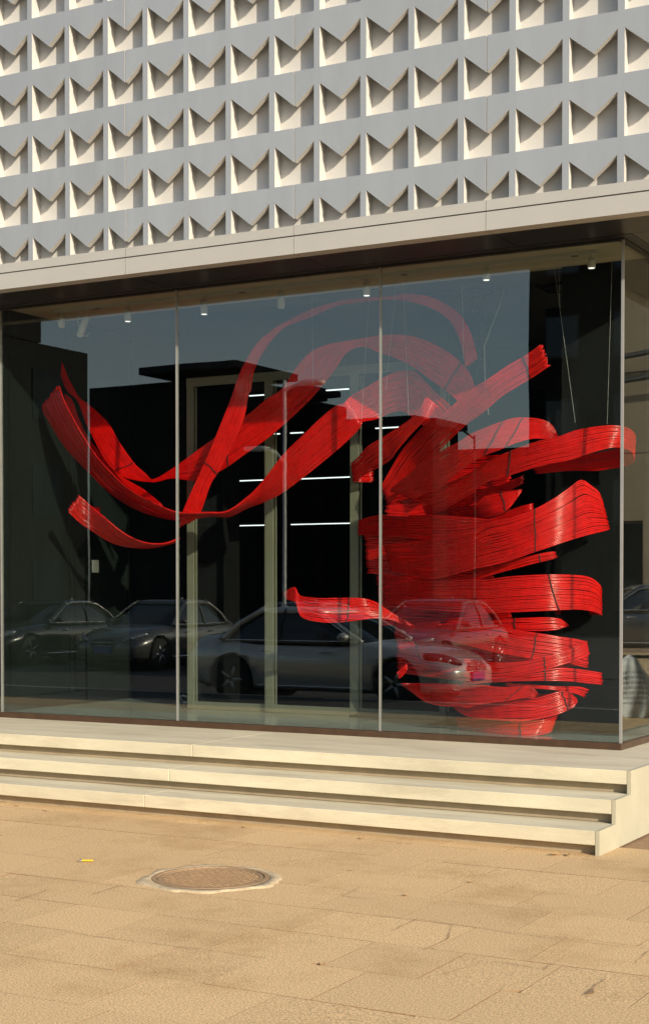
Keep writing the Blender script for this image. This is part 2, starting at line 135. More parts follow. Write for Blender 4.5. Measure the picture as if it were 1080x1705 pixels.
# ------------------------------------------------------------------ materials
def nodes(name):
    m = bpy.data.materials.new(name); m.use_nodes = True
    nt = m.node_tree; b = nt.nodes['Principled BSDF']
    return m, nt, b
def N(nt, t, **kw):
    n = nt.nodes.new(t)
    for k, v in kw.items(): setattr(n, k, v)
    return n
def mat(name, col, rough=0.6, metal=0.0, var=0.12, scale=6.0, bump=0.0, bscale=60.0, coat=0.0, stretch=(1, 1, 1), detail=6.0, spec=0.5, tint=0.0, stain=0.0, stain_col=(0.2, 0.15, 0.1), stain_scale=1.5):
    m, nt, b = nodes(name); L = nt.links.new
    geo = N(nt, 'ShaderNodeNewGeometry')
    mp = N(nt, 'ShaderNodeMapping'); mp.inputs['Scale'].default_value = stretch
    L(geo.outputs['Position'], mp.inputs['Vector'])
    no = N(nt, 'ShaderNodeTexNoise'); no.inputs['Scale'].default_value = scale; no.inputs['Detail'].default_value = detail; no.inputs['Roughness'].default_value = 0.6
    L(mp.outputs['Vector'], no.inputs['Vector'])
    mr = N(nt, 'ShaderNodeMapRange'); mr.inputs['From Min'].default_value = .25; mr.inputs['From Max'].default_value = .75
    mr.inputs['To Min'].default_value = 1 - var; mr.inputs['To Max'].default_value = 1 + var
    L(no.outputs['Fac'], mr.inputs['Value'])
    val = mr.outputs['Result']
    if tint:
        at = N(nt, 'ShaderNodeAttribute'); at.attribute_name = 'tint'
        m2 = N(nt, 'ShaderNodeMapRange'); m2.inputs['To Min'].default_value = 1 - tint; m2.inputs['To Max'].default_value = 1 + tint
        L(at.outputs['Fac'], m2.inputs['Value'])
        mu = N(nt, 'ShaderNodeMath', operation='MULTIPLY'); L(val, mu.inputs[0]); L(m2.outputs['Result'], mu.inputs[1]); val = mu.outputs[0]
    rgb = N(nt, 'ShaderNodeRGB'); rgb.outputs[0].default_value = (*col, 1)
    src = rgb.outputs[0]
    if stain:
        n3 = N(nt, 'ShaderNodeTexNoise'); n3.inputs['Scale'].default_value = stain_scale; n3.inputs['Detail'].default_value = 8; n3.inputs['Roughness'].default_value = .7
        L(mp.outputs['Vector'], n3.inputs['Vector'])
        rp = N(nt, 'ShaderNodeMapRange'); rp.inputs['From Min'].default_value = .5; rp.inputs['From Max'].default_value = .72; rp.inputs['To Max'].default_value = stain
        L(n3.outputs['Fac'], rp.inputs['Value'])
        mx = N(nt, 'ShaderNodeMix', data_type='RGBA'); L(rp.outputs['Result'], mx.inputs['Factor'])
        L(src, mx.inputs[6]); mx.inputs[7].default_value = (*stain_col, 1); src = mx.outputs[2]
    vm = N(nt, 'ShaderNodeVectorMath', operation='SCALE'); L(src, vm.inputs[0]); L(val, vm.inputs['Scale'])
    L(vm.outputs[0], b.inputs['Base Color'])
    b.inputs['Roughness'].default_value = rough; b.inputs['Metallic'].default_value = metal
    b.inputs['Specular IOR Level'].default_value = spec
    if coat: b.inputs['Coat Weight'].default_value = coat; b.inputs['Coat Roughness'].default_value = 0.18 if name.startswith('red_lac') else 0.06
    if bump:
        n2 = N(nt, 'ShaderNodeTexNoise'); n2.inputs['Scale'].default_value = bscale; n2.inputs['Detail'].default_value = 5
        L(mp.outputs['Vector'], n2.inputs['Vector'])
        bp = N(nt, 'ShaderNodeBump'); bp.inputs['Strength'].default_value = bump; bp.inputs['Distance'].default_value = 0.01
        L(n2.outputs['Fac'], bp.inputs['Height']); L(bp.outputs['Normal'], b.inputs['Normal'])
    return m
def glass_mat(name, tintc, r0, wav=0.0):
    """clear architectural glass: Fresnel mix of straight-through light and a mirror"""
    m = bpy.data.materials.new(name); m.use_nodes = True; nt = m.node_tree; L = nt.links.new
    nt.nodes.remove(nt.nodes['Principled BSDF']); out = nt.nodes['Material Output']
    geo = N(nt, 'ShaderNodeNewGeometry')
    dot = N(nt, 'ShaderNodeVectorMath', operation='DOT_PRODUCT'); L(geo.outputs['Normal'], dot.inputs[0]); L(geo.outputs['Incoming'], dot.inputs[1])
    ab = N(nt, 'ShaderNodeMath', operation='ABSOLUTE'); L(dot.outputs['Value'], ab.inputs[0])
    om = N(nt, 'ShaderNodeMath', operation='SUBTRACT'); om.inputs[0].default_value = 1; L(ab.outputs[0], om.inputs[1])
    pw = N(nt, 'ShaderNodeMath', operation='POWER'); L(om.outputs[0], pw.inputs[0]); pw.inputs[1].default_value = 5
    ma = N(nt, 'ShaderNodeMath', operation='MULTIPLY_ADD'); L(pw.outputs[0], ma.inputs[0]); ma.inputs[1].default_value = 1 - r0; ma.inputs[2].default_value = r0
    tr = N(nt, 'ShaderNodeBsdfTransparent'); tr.inputs['Color'].default_value = (*tintc, 1)
    gl = N(nt, 'ShaderNodeBsdfGlossy'); gl.inputs['Roughness'].default_value = 0.0
    gl.inputs['Color'].default_value = (0.95, 1.0, 0.98, 1)
    if wav:
        no = N(nt, 'ShaderNodeTexNoise'); no.inputs['Scale'].default_value = 0.9; no.inputs['Detail'].default_value = 1.0
        L(geo.outputs['Position'], no.inputs['Vector'])
        bp = N(nt, 'ShaderNodeBump'); bp.inputs['Strength'].default_value = 1.0; bp.inputs['Distance'].default_value = wav
        L(no.outputs['Fac'], bp.inputs['Height']); L(bp.outputs['Normal'], gl.inputs['Normal'])
    mx = N(nt, 'ShaderNodeMixShader'); L(ma.outputs[0], mx.inputs[0]); L(tr.outputs[0], mx.inputs[1]); L(gl.outputs[0], mx.inputs[2])
    L(mx.outputs[0], out.inputs['Surface'])
    return m
def emit(name, col, s):
    m, nt, b = nodes(name); b.inputs['Base Color'].default_value = (0.8, 0.8, 0.8, 1)
    b.inputs['Emission Color'].default_value = (*col, 1); b.inputs['Emission Strength'].default_value = s
    return m

M = {}
M['screen'] = mat('grey_cladding_paint', (0.272, 0.305, 0.345), .5, var=.07, scale=2.0, stretch=(2.5, 2.5, .5), tint=.035, stain=.45, stain_col=(.25, .27, .30), bump=.05, bscale=300)
M['fascia'] = mat('warm_grey_cladding_paint', (0.39, 0.388, 0.37), .5, var=.04, scale=2.0, stain=.2, stain_col=(.31, .31, .30))
M['cream'] = mat('cream_panel_paint', (0.54, 0.535, 0.515), .6, var=.05, scale=5.0, stain=.3, stain_col=(.47, .465, .46), stain_scale=2.5)
M['soffit'] = mat('dark_brown_soffit_metal', (0.022, 0.0195, 0.018), .28, var=.25, scale=3.0, spec=.6)
M['black'] = mat('black_metal', (0.012, 0.012, 0.013), .45, var=.2)
M['bronze'] = mat('brown_bronze_metal', (0.085, 0.050, 0.030), .38, metal=.35, var=.25, scale=9, stain=.4, stain_col=(.12, .085, .06))
M['steel'] = mat('brushed_silver_seam', (0.36, 0.36, 0.355), .45, metal=.5, var=.1, scale=4)
M['glass'] = glass_mat('shop_glass', (0.91, 0.95, 0.93), 0.080, 0.0005)
M['concrete'] = mat('cream_step_concrete', (0.585, 0.54, 0.40), .8, var=.15, scale=3.0, bump=.25, bscale=90, stretch=(.5, 1.6, 2.0), stain=.75, stain_col=(.43, .37, .26), stain_scale=2.2)
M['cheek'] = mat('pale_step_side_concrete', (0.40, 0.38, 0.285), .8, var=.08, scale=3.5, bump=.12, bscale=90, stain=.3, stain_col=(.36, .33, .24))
M['riser'] = mat('shaded_riser_concrete', (0.34, 0.28, 0.19), .85, var=.15)  # darker than the treads; shadow under the nosings is put into the colour
M['granite'] = mat('sandy_granite_slab', (0.61, 0.425, 0.225), .85, var=.65, scale=120.0, detail=3, bump=.25, bscale=220, tint=.06, stain=.85, stain_col=(.43, .27, .12), stain_scale=1.25, spec=.25)
M['joint'] = mat('sandy_joint_fill', (0.28, 0.175, 0.095), .95, var=.35, scale=30)
M['asphalt'] = mat('road_asphalt', (0.055, 0.053, 0.05), .9, var=.25, scale=60, bump=.25, bscale=150, stain=.4, stain_col=(.085, .08, .075))
M['earth'] = mat('far_ground_paving', (0.16, 0.14, 0.115), .9, var=.2, scale=2)
M['kerb'] = mat('kerb_stone', (0.36, 0.33, 0.29), .8, var=.12, scale=8)
M['red'] = mat('red_lacquered_cane', (0.66, 0.006, 0.004), .22, var=.2, scale=16.0, coat=.25, spec=.45, detail=3, stain=.35, stain_col=(.42, .006, .005), stain_scale=7.0)
M['cord'] = mat('dark_binding_cord', (0.035, 0.004, 0.004), .7)
M['wire'] = mat('bright_steel_wire', (0.40, 0.40, 0.39), .4, metal=.3)
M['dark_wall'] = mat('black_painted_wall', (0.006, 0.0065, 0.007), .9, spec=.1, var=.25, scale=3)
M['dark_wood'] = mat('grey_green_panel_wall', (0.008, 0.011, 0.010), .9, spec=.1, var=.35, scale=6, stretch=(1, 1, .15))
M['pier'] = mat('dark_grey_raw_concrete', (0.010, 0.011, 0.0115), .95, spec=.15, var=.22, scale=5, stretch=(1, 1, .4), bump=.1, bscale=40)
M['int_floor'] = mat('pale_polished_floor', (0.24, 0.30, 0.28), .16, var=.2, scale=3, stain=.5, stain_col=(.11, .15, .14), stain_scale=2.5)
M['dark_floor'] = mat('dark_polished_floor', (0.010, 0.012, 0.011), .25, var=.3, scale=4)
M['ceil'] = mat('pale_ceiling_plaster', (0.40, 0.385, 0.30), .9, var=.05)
M['dark_ceil'] = mat('dark_grey_ceiling_void', (0.045, 0.05, 0.05), .9, var=.25, scale=2.5)  # dark grey ceiling past the pale strip
M['khaki'] = mat('khaki_door_frame', (0.165, 0.162, 0.118), .45, var=.08, scale=4)
M['white_metal'] = mat('white_lamp_metal', (0.42, 0.42, 0.39), .5, var=.06)
M['lens'] = emit('lit_spot_lens', (1, .97, .9), .9)
M['led'] = emit('lit_linear_lamp', (.95, 1, 1), 1.1)
M['card'] = mat('white_card', (.75, .75, .68), .6)
M['wallA'] = mat('backlit_render_wall', (0.02, 0.02, 0.02), .95, var=.2, spec=.05, scale=1.5)  # render blackened: the backlit side's shade is in its colour
M['wallB'] = mat('backlit_brick_render', (0.018, 0.016, 0.015), .95, spec=.05, var=.15, scale=2.0)  # brick taken near black to stand for a wall against the light
M['unlit_wall'] = mat('unlit_wall_black', (0.006, 0.006, 0.007), .8, var=.2, spec=.15)  # stands for a wall the sun misses; its shade is put into the colour
M['roofd'] = mat('dark_roof_slab', (0.03, 0.03, 0.03), .9, var=.15, spec=.2)
M['win'] = mat('dark_window_glass', (0.02, 0.025, 0.03), .08, var=.3, scale=.6)
M['sunwall'] = mat('brown_grey_concrete_wall', (0.15, 0.12, 0.082), .9, var=.14, scale=1.2, stain=.4, stain_col=(.10, .08, .055), stain_scale=.5)
M['pole'] = mat('pale_lamp_post_paint', (0.86, 0.82, 0.76), .45, var=.05)
M['sack'] = mat('white_woven_sack', (0.42, 0.44, 0.44), .75, var=.3, scale=9, bump=.6, bscale=14)
M['ink'] = mat('dark_printed_ink', (0.20, 0.215, 0.23), .8)
M['iron'] = mat('rusty_sandy_iron', (0.34, 0.225, 0.125), .75, metal=.15, var=.25, scale=30, bump=.15, bscale=120)
M['collar'] = mat('cement_collar', (0.53, 0.42, 0.26), .9, var=.3, scale=22, bump=.4, bscale=70)
M['yellow'] = mat('yellow_plastic', (0.72, 0.47, 0.03), .35, var=.1)
M['straw'] = mat('dry_straw', (0.40, 0.27, 0.13), .9, var=.3, scale=40)
M['tyre'] = mat('black_tyre_rubber', (0.018, 0.018, 0.018), .85)
M['rim'] = mat('alloy_rim', (0.45, 0.45, 0.46), .3, metal=.8)
M['carglass'] = mat('tinted_car_glass', (0.012, 0.015, 0.017), .04, spec=.8, var=.1)
M['chrome'] = mat('chrome_trim', (0.80, 0.79, 0.77), .15, metal=1.0, var=.03)
M['plastic'] = mat('black_plastic', (0.02, 0.02, 0.02), .5)
M['lamp_clear'] = mat('clear_headlamp', (0.32, 0.34, 0.36), .08, metal=.6, spec=.9)
M['lamp_dark'] = mat('smoked_headlamp', (0.03, 0.03, 0.035), .06, spec=.9)
M['lamp_red'] = mat('red_tail_lamp', (0.35, 0.01, 0.01), .15)
M['plate'] = mat('blue_number_plate', (0.03, 0.07, 0.30), .4)
M['paint_white'] = mat('white_car_paint', (0.60, 0.59, 0.57), .25, metal=.35, coat=.7, var=.03)
M['paint_silver'] = mat('silver_car_paint', (0.15, 0.145, 0.14), .28, metal=.6, coat=.7, var=.03)
M['paint_black'] = mat('black_car_paint', (0.012, 0.012, 0.013), .2, coat=1.0, var=.05)
M['paint_dark'] = mat('dark_grey_car_paint', (0.05, 0.055, 0.058), .25, metal=.3, coat=.9, var=.05)

# ------------------------------------------------------------------ dimensions (metres; corner of the shop glass at the origin)
PLAT = 0.45; ZF = 0.50; ZG = 4.085; ZS = 4.10      # platform, top of sill, top of glass, soffit
OV = 0.664; OVX = 0.66                              # overhang to the front and to the side
XL = -13.0; YB = 13.0

# ------------------------------------------------------------------ ground
def sheet(name, x0, x1, y0, y1, z, m):
    mb = MB(); mb.poly([(x0, y0, z), (x1, y0, z), (x1, y1, z), (x0, y1, z)])
    return tag(mb.build(name, m), kind='structure')
sheet('ground', -400, 400, -400, 400, -0.135, M['earth'])
sheet('road', -120, 120, -17.0, -9.0, -0.12, M['asphalt'])
mb = MB(); mb.box(-120, 120, -8.9, 90, -0.13, -0.014)
tag(mb.build('pavement_bed', M['joint']), kind='structure')
sheet('added_dark_strip', -120, 120, -8.9, -6.91, -0.004, M['asphalt'])  # added dark ground strip, dims the paving mirrored in the glass
mb = MB()
x = -60.0
while x < 60:
    mb.box(x, x + .99, -9.05, -8.905, -0.13, 0.0); x += 1.0
tag(mb.build('kerb', M['kerb'], bevel=.012), kind='structure')
sheet('far_pavement', -120, 120, -60, -17.0, -0.105, M['asphalt'])
# paving slabs laid in courses, each a hair out of level
rp = random.Random(11)
mb = MB(); mb.m2mat = M['joint']
def slab(x0, x1, y0, y1, lvl, gy):
    g = rp.choice((.0012, .002, .0025, .003)); z = [lvl + rp.uniform(-.0006, .0006) for _ in range(4)]
    if rp.random() < .10: z[rp.randrange(4)] -= .004
    h = gy
    q = [(x0 + g, y0 + h), (x1 - g, y0 + h), (x1 - g, y1 - h), (x0 + g, y1 - h)]
    t = rp.random()
    if rp.random() < .07:                     # a corner broken off
        k = rp.randrange(4); c = rp.uniform(.03, .09); q2 = []; z2 = []
        for i in range(4):
            if i == k:
                px, py = q[i]; sx = 1 if px < (x0 + x1) / 2 else -1; sy = 1 if py < (y0 + y1) / 2 else -1
                a, b = (px + sx * c, py), (px, py + sy * c * rp.uniform(.5, 1.2))
                q2 += [a, b] if (sx * sy < 0) == (i in (1, 3)) and i in (1, 3) else [b, a]; z2 += [z[i], z[i]]
            else: q2.append(q[i]); z2.append(z[i])
        q, z = q2, z2
    top = [(a, b, c) for (a, b), c in zip(q, z)]
    mb.poly(top, t)
    for i in range(len(q)):
        j = (i + 1) % len(q)
        mb.m2.add(len(mb.f)); mb.poly([(q[i][0], q[i][1], -.02), (q[j][0], q[j][1], -.02), top[j], top[i]], t)
y = -6.9
while y < 26.0:
    d = .50; x = -18.0 + rp.uniform(0, .5)
    lvl0 = rp.uniform(-.001, .001); gyr = rp.choice((.001, .002, .0035))
    while x < 14.0:
        w = rp.choice((.45, .5, .6, .6, .75))
        if y > -1.6 and x < .2: x += w; continue
        slab(x, x + w, y, y + d, lvl0 + rp.uniform(-.0008, .0008), gyr * rp.uniform(.6, 1.2)); x += w
    y += d
tag(mb.build('pavement', M['granite']), kind='structure')

mb = MB(); rk = random.Random(4)
for line in (CRACKS):
    pts = [Vector((x, y, .0042)) for x, y in line]; fine = []
    for a, c in zip(pts[:-1], pts[1:]):
        n = max(2, int((c - a).length / .05)); side = Vector((-(c - a).y, (c - a).x, 0)).normalized()
        for i in range(n): fine.append(a.lerp(c, i / n) + side * rk.uniform(-.006, .006))
    fine.append(pts[-1])
    L_, R_ = [], []
    for i, p in enumerate(fine):
        d = (fine[min(i + 1, len(fine) - 1)] - fine[max(i - 1, 0)]).normalized(); s = Vector((-d.y, d.x, 0)); w_ = rk.uniform(.0007, .0026)
        L_.append(p + s * w_); R_.append(p - s * w_)
    for i in range(len(fine) - 1): mb.poly([L_[i], L_[i + 1], R_[i + 1], R_[i]])
mb.poly([(x, y, .0043) for x, y in CHIP])
tag(mb.build('pavement_cracks', M['joint']), kind='structure')

# ------------------------------------------------------------------ sky, sun
SUN_EL, SUN_AZ = 20.5, 57.6       # elevation; angle from the facade's outward normal towards +X
sd = Vector((math.cos(R(SUN_EL)) * math.sin(R(SUN_AZ)), -math.cos(R(SUN_EL)) * math.cos(R(SUN_AZ)), math.sin(R(SUN_EL))))
w = bpy.data.worlds.new('World'); scene.world = w; w.use_nodes = True
bg = w.node_tree.nodes['Background']
sky = w.node_tree.nodes.new('ShaderNodeTexSky'); sky.sky_type = 'NISHITA'; sky.sun_disc = False
sky.sun_elevation = R(SUN_EL); sky.sun_rotation = math.atan2(sd.x, sd.y); sky.dust_density = 1.7; sky.air_density = 1.0; sky.ozone_density = 1.8
wn = w.node_tree.nodes; wl = w.node_tree.links
tc = wn.new('ShaderNodeTexCoord'); mpw = wn.new('ShaderNodeMapping'); mpw.inputs['Scale'].default_value = (1.2, 1.2, 5.0); wl.new(tc.outputs['Generated'], mpw.inputs['Vector'])
cn = wn.new('ShaderNodeTexNoise'); cn.inputs['Scale'].default_value = 1.6; cn.inputs['Detail'].default_value = 7; cn.inputs['Roughness'].default_value = .6; wl.new(mpw.outputs['Vector'], cn.inputs['Vector'])
cr = wn.new('ShaderNodeMapRange'); cr.inputs['From Min'].default_value = .42; cr.inputs['From Max'].default_value = .72; cr.inputs['To Max'].default_value = .75; wl.new(cn.outputs['Fac'], cr.inputs['Value'])
cm = wn.new('ShaderNodeMix'); cm.data_type = 'RGBA'; wl.new(cr.outputs['Result'], cm.inputs['Factor']); wl.new(sky.outputs[0], cm.inputs[6]); cm.inputs[7].default_value = (3.6, 3.75, 3.8, 1)
wl.new(cm.outputs[2], bg.inputs['Color']); bg.inputs['Strength'].default_value = 0.128
lt = bpy.data.lights.new('sun', 'SUN'); lt.energy = 3.6; lt.angle = R(.55); lt.color = (1.0, .86, .66)
so = bpy.data.objects.new('sun', lt); COL.objects.link(so); so.location = (30, -20, 30)
so.rotation_euler = sd.to_track_quat('Z', 'Y').to_euler()

# ------------------------------------------------------------------ entrance steps
st = empty('entrance_steps', (0, -1.2, 0))
tag(st, 'broad flight of three cream concrete steps below the shop window', 'steps')
def part(mb, name, m, root, smooth=False, bevel=0.0):
    o = mb.build(name, m, root, smooth, bevel); o.location = -Vector(root.location); return o
XR = 0.415
for k, (yf, yb) in enumerate(((-1.764, -1.40), (-1.458, -1.09), (-1.158, 3.0))):
    z1 = .15 * (k + 1)
    mb = MB()
    xs = [XR, -2.9, -6.1, -9.3, XL - .6]
    for a, b in zip(xs[1:], xs[:-1]): mb.box(a + .0015, b - .0015, yf, yb, z1 - .088, z1)
    part(mb, 'tread', M['concrete'], st, bevel=.004)
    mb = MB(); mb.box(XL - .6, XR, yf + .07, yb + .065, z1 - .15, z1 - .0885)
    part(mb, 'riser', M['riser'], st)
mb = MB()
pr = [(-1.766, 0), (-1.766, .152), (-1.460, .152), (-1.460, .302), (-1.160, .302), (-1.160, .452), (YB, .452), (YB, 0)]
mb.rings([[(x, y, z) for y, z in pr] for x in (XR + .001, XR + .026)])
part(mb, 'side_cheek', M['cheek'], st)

# ------------------------------------------------------------------ shop building
shop = empty('shop_building', (0, 0, 0))
tag(shop, 'grey shop building with a pierced tooth patterned screen above a glass corner window', 'building')
T = .046; DP = .112                                  # thickness of the pierced sheet, depth to the cream panel behind
PX, PZ, Z0 = .3853, .4165, 4.495
ROWS = 10; ZTOP = Z0 + PZ * (ROWS - 1) + .12
OW = .1685                                           # half width of an opening
def col_m(k): return -.002 - PX * k          # middle of tooth k
def screen_panel(x0, x1, halves):
    """halves: list of (middle x, side) with side -1 for the left half of an opening and +1 for the right half"""
    mb = MB(); y0, y1 = -OV, -OV + T; tn = random.random()
    def plate(pts):
        mb.poly([(x, y0, z) for x, z in pts], tn); mb.poly([(x, y1, z) for x, z in pts], tn)
    def wall(p, q):
        mb.m2.add(len(mb.f)); mb.poly([(p[0], y0, p[1]), (q[0], y0, q[1]), (q[0], y1, q[1]), (p[0], y1, p[1])])
    for m_, s, mc in halves:
        a, e = mc + s * OW, mc + s * PX / 2
        if s > 0: e = min(e, x1)
        for r in range(ROWS):
            zt = Z0 + PZ * r; zb = zt - .30 if r else 4.31; zl = zt - PZ if r else zb
            tip = zt - .135
            if r: plate([(m_, zl), (a, zl), (a, zb), (m_, zb)]); wall((a, zb), (m_, zb))
            plate([(a, zl), (e, zl), (e, zt), (a, zt)]); wall((a, zb), (a, zt))
            plate([(a, zt), (m_, tip), (m_, zt)]); wall((a, zt), (m_, tip))
            if m_ != mc:
                wall((m_, tip), (m_, zt + .1165))
        zt = Z0 + PZ * (ROWS - 1); plate([(m_, zt), (e, zt), (e, ZTOP), (m_, ZTOP)])
    return mb
scr = empty('pierced_screen', (0, 0, 0), parent=shop)
xs_seam = []
SG = .0035
def build_front():
    ks = list(range(-1, 34))
    # halves from right to left, panels change at the seams, four teeth apart
    seams = [2, 6, 10, 14, 18, 22, 26, 30]           # tooth indices at which a seam runs
    cur = []; right = OVX - .0
    for k in ks:
        m_ = col_m(k)
        if m_ < XL: break
        cur.append((m_, 1, m_) if not (k in seams) else (m_ + SG, 1, m_))
        if k in seams:
            xs_seam.append(m_)
            yield m_ + SG, right, cur; cur = []; right = m_ - SG
            cur.append((m_ - SG, -1, m_))
        else: cur.append((m_, -1, m_))
    yield XL, right, cur
for a, b, hv in list(build_front()):
    screen_panel(a, b, hv).build('screen_panel', M['screen'], scr)
# cream panel and ribs behind the sheet
mb = MB(); mb.box(XL, OVX - DP, -OV + DP, -OV + DP + .05, 4.13, ZTOP)
mb.build('back_panel', M['cream'], scr)
mb = MB(); yb0, yb1 = -OV + T + .001, -OV + DP - .001
for k in range(-2, 34):
    xl = col_m(k) + OW + .006
    if xl < OVX - .06: mb.box(xl, xl + PX - 2 * OW - .018, yb0, yb1, 4.13, ZTOP)
    for r in range(1, ROWS):
        zt = Z0 + PZ * (r - 1)
        x0 = col_m(k) - OW; x1 = col_m(k) + OW
        if x1 < OVX: mb.box(x0 - .004, x1 + .004, yb0 + .002, yb1 - .002, zt + .02, zt + .1165 - .003)
mb.build('rib', M['cream'], scr)
# the same screen round the corner, plain ribs on the side wall
def side_panel(y0, n):
    mb = screen_panel(0, n * PX, sum([[(PX * (i + .5), -1, PX * (i + .5)), (PX * (i + .5), 1, PX * (i + .5))] for i in range(n)], []))
    mb.v = [(OVX - (p[1] + OV), y0 + p[0], p[2]) for p in mb.v]
    mb.build('screen_panel', M['screen'], scr)
y = -OV + T + .004
for i in range(8): side_panel(y, 4); y += 4 * PX + .006
mb = MB(); mb.box(OVX - DP - .05, OVX - DP, -OV + DP + .05, YB, 4.13, ZTOP)
mb.build('back_panel', M['cream'], scr)
# upper mass behind, roof
mb = MB(); mb.box(XL, OVX - DP - .06, -OV + DP + .06, YB, ZS + .16, ZTOP + .1); mb.box(XL, OVX, -OV, YB, ZTOP + .1, ZTOP + .25)
mb.build('upper_wall', M['screen'], shop)
# fascia: two bands with a shadow groove, joints at the screen seams
xs = [OVX] + xs_seam + [XL]
for a, b in zip(xs[1:], xs[:-1]):
    g = .0022
    mb = MB(); mb.box(a + g, b - g, -OV - .004, -OV + .12, 4.236, 4.3085); mb.build('fascia_upper_band', M['fascia'], shop)
    mb = MB(); mb.box(a + g, b - g, -OV - .006, -OV + .12, 4.098, 4.226); mb.build('fascia_lower_band', M['fascia'], shop)
mb = MB(); mb.box(XL, OVX - .02, -OV + .022, -OV + .11, 4.10, 4.3); mb.build('fascia_backing', M['soffit'], shop)
for z0, z1, o_ in ((4.236, 4.3085, .004), (4.098, 4.226, .006)):
    y = -OV + .121
    while y < YB:
        mb = MB(); mb.box(OVX - .12, OVX + o_ - .002, y, min(y + 1.53, YB), z0, z1); mb.build('fascia_upper_band' if z0 > 4.2 else 'fascia_lower_band', M['fascia'], shop); y += 1.535
# soffit panels
xe = [OVX - .125] + xs_seam + [XL]
for a, b in zip(xe[1:], xe[:-1]):
    mb = MB(); mb.box(a + .003, b - .003, -OV + .122, -.085, ZS, ZS + .02); mb.build('soffit_panel', M['soffit'], shop)
mb = MB(); mb.box(XL, OVX - .125, -OV + .122, .5, ZS + .03, ZS + .05); mb.build('soffit_panel', M['black'], shop)
mb = MB(); mb.box(.085, OVX - .125, -.08, YB, ZS, ZS + .02); mb.build('soffit_panel', M['soffit'], shop)
mb = MB(); mb.box(XL, .083, -.083, -.002, ZS - .003, ZS + .018); mb.box(XL, .002, -.002, .05, ZG, ZS + .018); mb.box(-.05, .002, .051, 3.0, ZG, ZS + .018); mb.box(.002, .083, -.002, 3.0, ZS - .003, ZS + .018)
mb.build('head_channel', M['black'], shop)
# sill frame
mb = MB(); mb.box(XL, .0, -.0, .06, PLAT, ZF); mb.box(-.06, .0, .06, 3.0, PLAT, ZF)
mb.build('sill_frame', M['bronze'], shop, bevel=.003)
# glass
seams = [0.0, -1.94, -3.838, -5.735, -7.63, -9.53, -11.42, XL]
for a, b in zip(seams[1:], seams[:-1]):
    mb = MB(); mb.box(a + .0065, b - (.0065 if b < 0 else .022), .014, .026, ZF + .001, ZG); mb.build('window_pane', M['glass'], shop)
for i, xx in enumerate(seams[:-1]):
    mb = MB()
    if i: mb.box(xx - .0055, xx + .0055, .008, .034, ZF, ZG)
    else: mb.box(xx - .021, xx - .003, .009, .028, ZF, ZG)
    mb.build('glass_seam', M['steel'], shop)
for a, b in ((.03, 1.5), (1.515, 2.99)):
    mb = MB(); mb.box(-.0225, -.0105, a, b, ZF + .001, ZG); mb.build('window_pane', M['glass'], shop)
mb = MB(); mb.box(-.028, -.006, 1.501, 1.514, ZF, ZG); mb.build('glass_seam', M['steel'], shop)
# side wall beyond the glass
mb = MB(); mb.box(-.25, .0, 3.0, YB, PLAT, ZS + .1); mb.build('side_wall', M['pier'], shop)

# inside the display
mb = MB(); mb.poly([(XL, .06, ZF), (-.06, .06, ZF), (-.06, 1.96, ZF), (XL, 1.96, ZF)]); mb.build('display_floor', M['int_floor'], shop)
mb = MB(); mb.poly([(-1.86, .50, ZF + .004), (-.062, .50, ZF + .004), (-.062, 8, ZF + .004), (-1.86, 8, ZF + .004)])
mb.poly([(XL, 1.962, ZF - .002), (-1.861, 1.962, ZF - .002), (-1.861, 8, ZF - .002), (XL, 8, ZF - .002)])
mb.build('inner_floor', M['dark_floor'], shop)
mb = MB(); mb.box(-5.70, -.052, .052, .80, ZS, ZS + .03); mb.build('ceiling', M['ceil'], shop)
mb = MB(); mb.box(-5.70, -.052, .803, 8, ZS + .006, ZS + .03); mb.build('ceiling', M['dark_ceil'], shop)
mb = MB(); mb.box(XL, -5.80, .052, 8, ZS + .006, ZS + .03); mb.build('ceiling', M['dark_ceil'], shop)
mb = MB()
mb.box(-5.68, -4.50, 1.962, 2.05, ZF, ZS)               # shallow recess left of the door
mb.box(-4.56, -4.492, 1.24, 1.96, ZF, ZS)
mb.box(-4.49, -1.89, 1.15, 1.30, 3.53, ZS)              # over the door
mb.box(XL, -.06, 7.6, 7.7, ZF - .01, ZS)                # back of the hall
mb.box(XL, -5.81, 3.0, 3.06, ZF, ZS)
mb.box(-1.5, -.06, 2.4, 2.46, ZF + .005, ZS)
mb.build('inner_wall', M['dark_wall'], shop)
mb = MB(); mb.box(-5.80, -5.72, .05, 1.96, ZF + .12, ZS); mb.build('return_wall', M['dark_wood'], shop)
mb = MB(); mb.box(-5.80, -5.715, .05, 1.96, ZF, ZF + .119); mb.build('skirting', M['black'], shop)
mb = MB()
for yy in (.10, .95, 1.03, 1.90): mb.box(-5.719, -5.70, yy, yy + .035, ZF + .12, ZS - .002)
mb.build('return_frame', M['dark_wood'], shop)
mb = MB(); mb.box(-.74, -.07, .76, 1.5, ZF + .005, ZS); mb.build('corner_pier', M['pier'], shop)
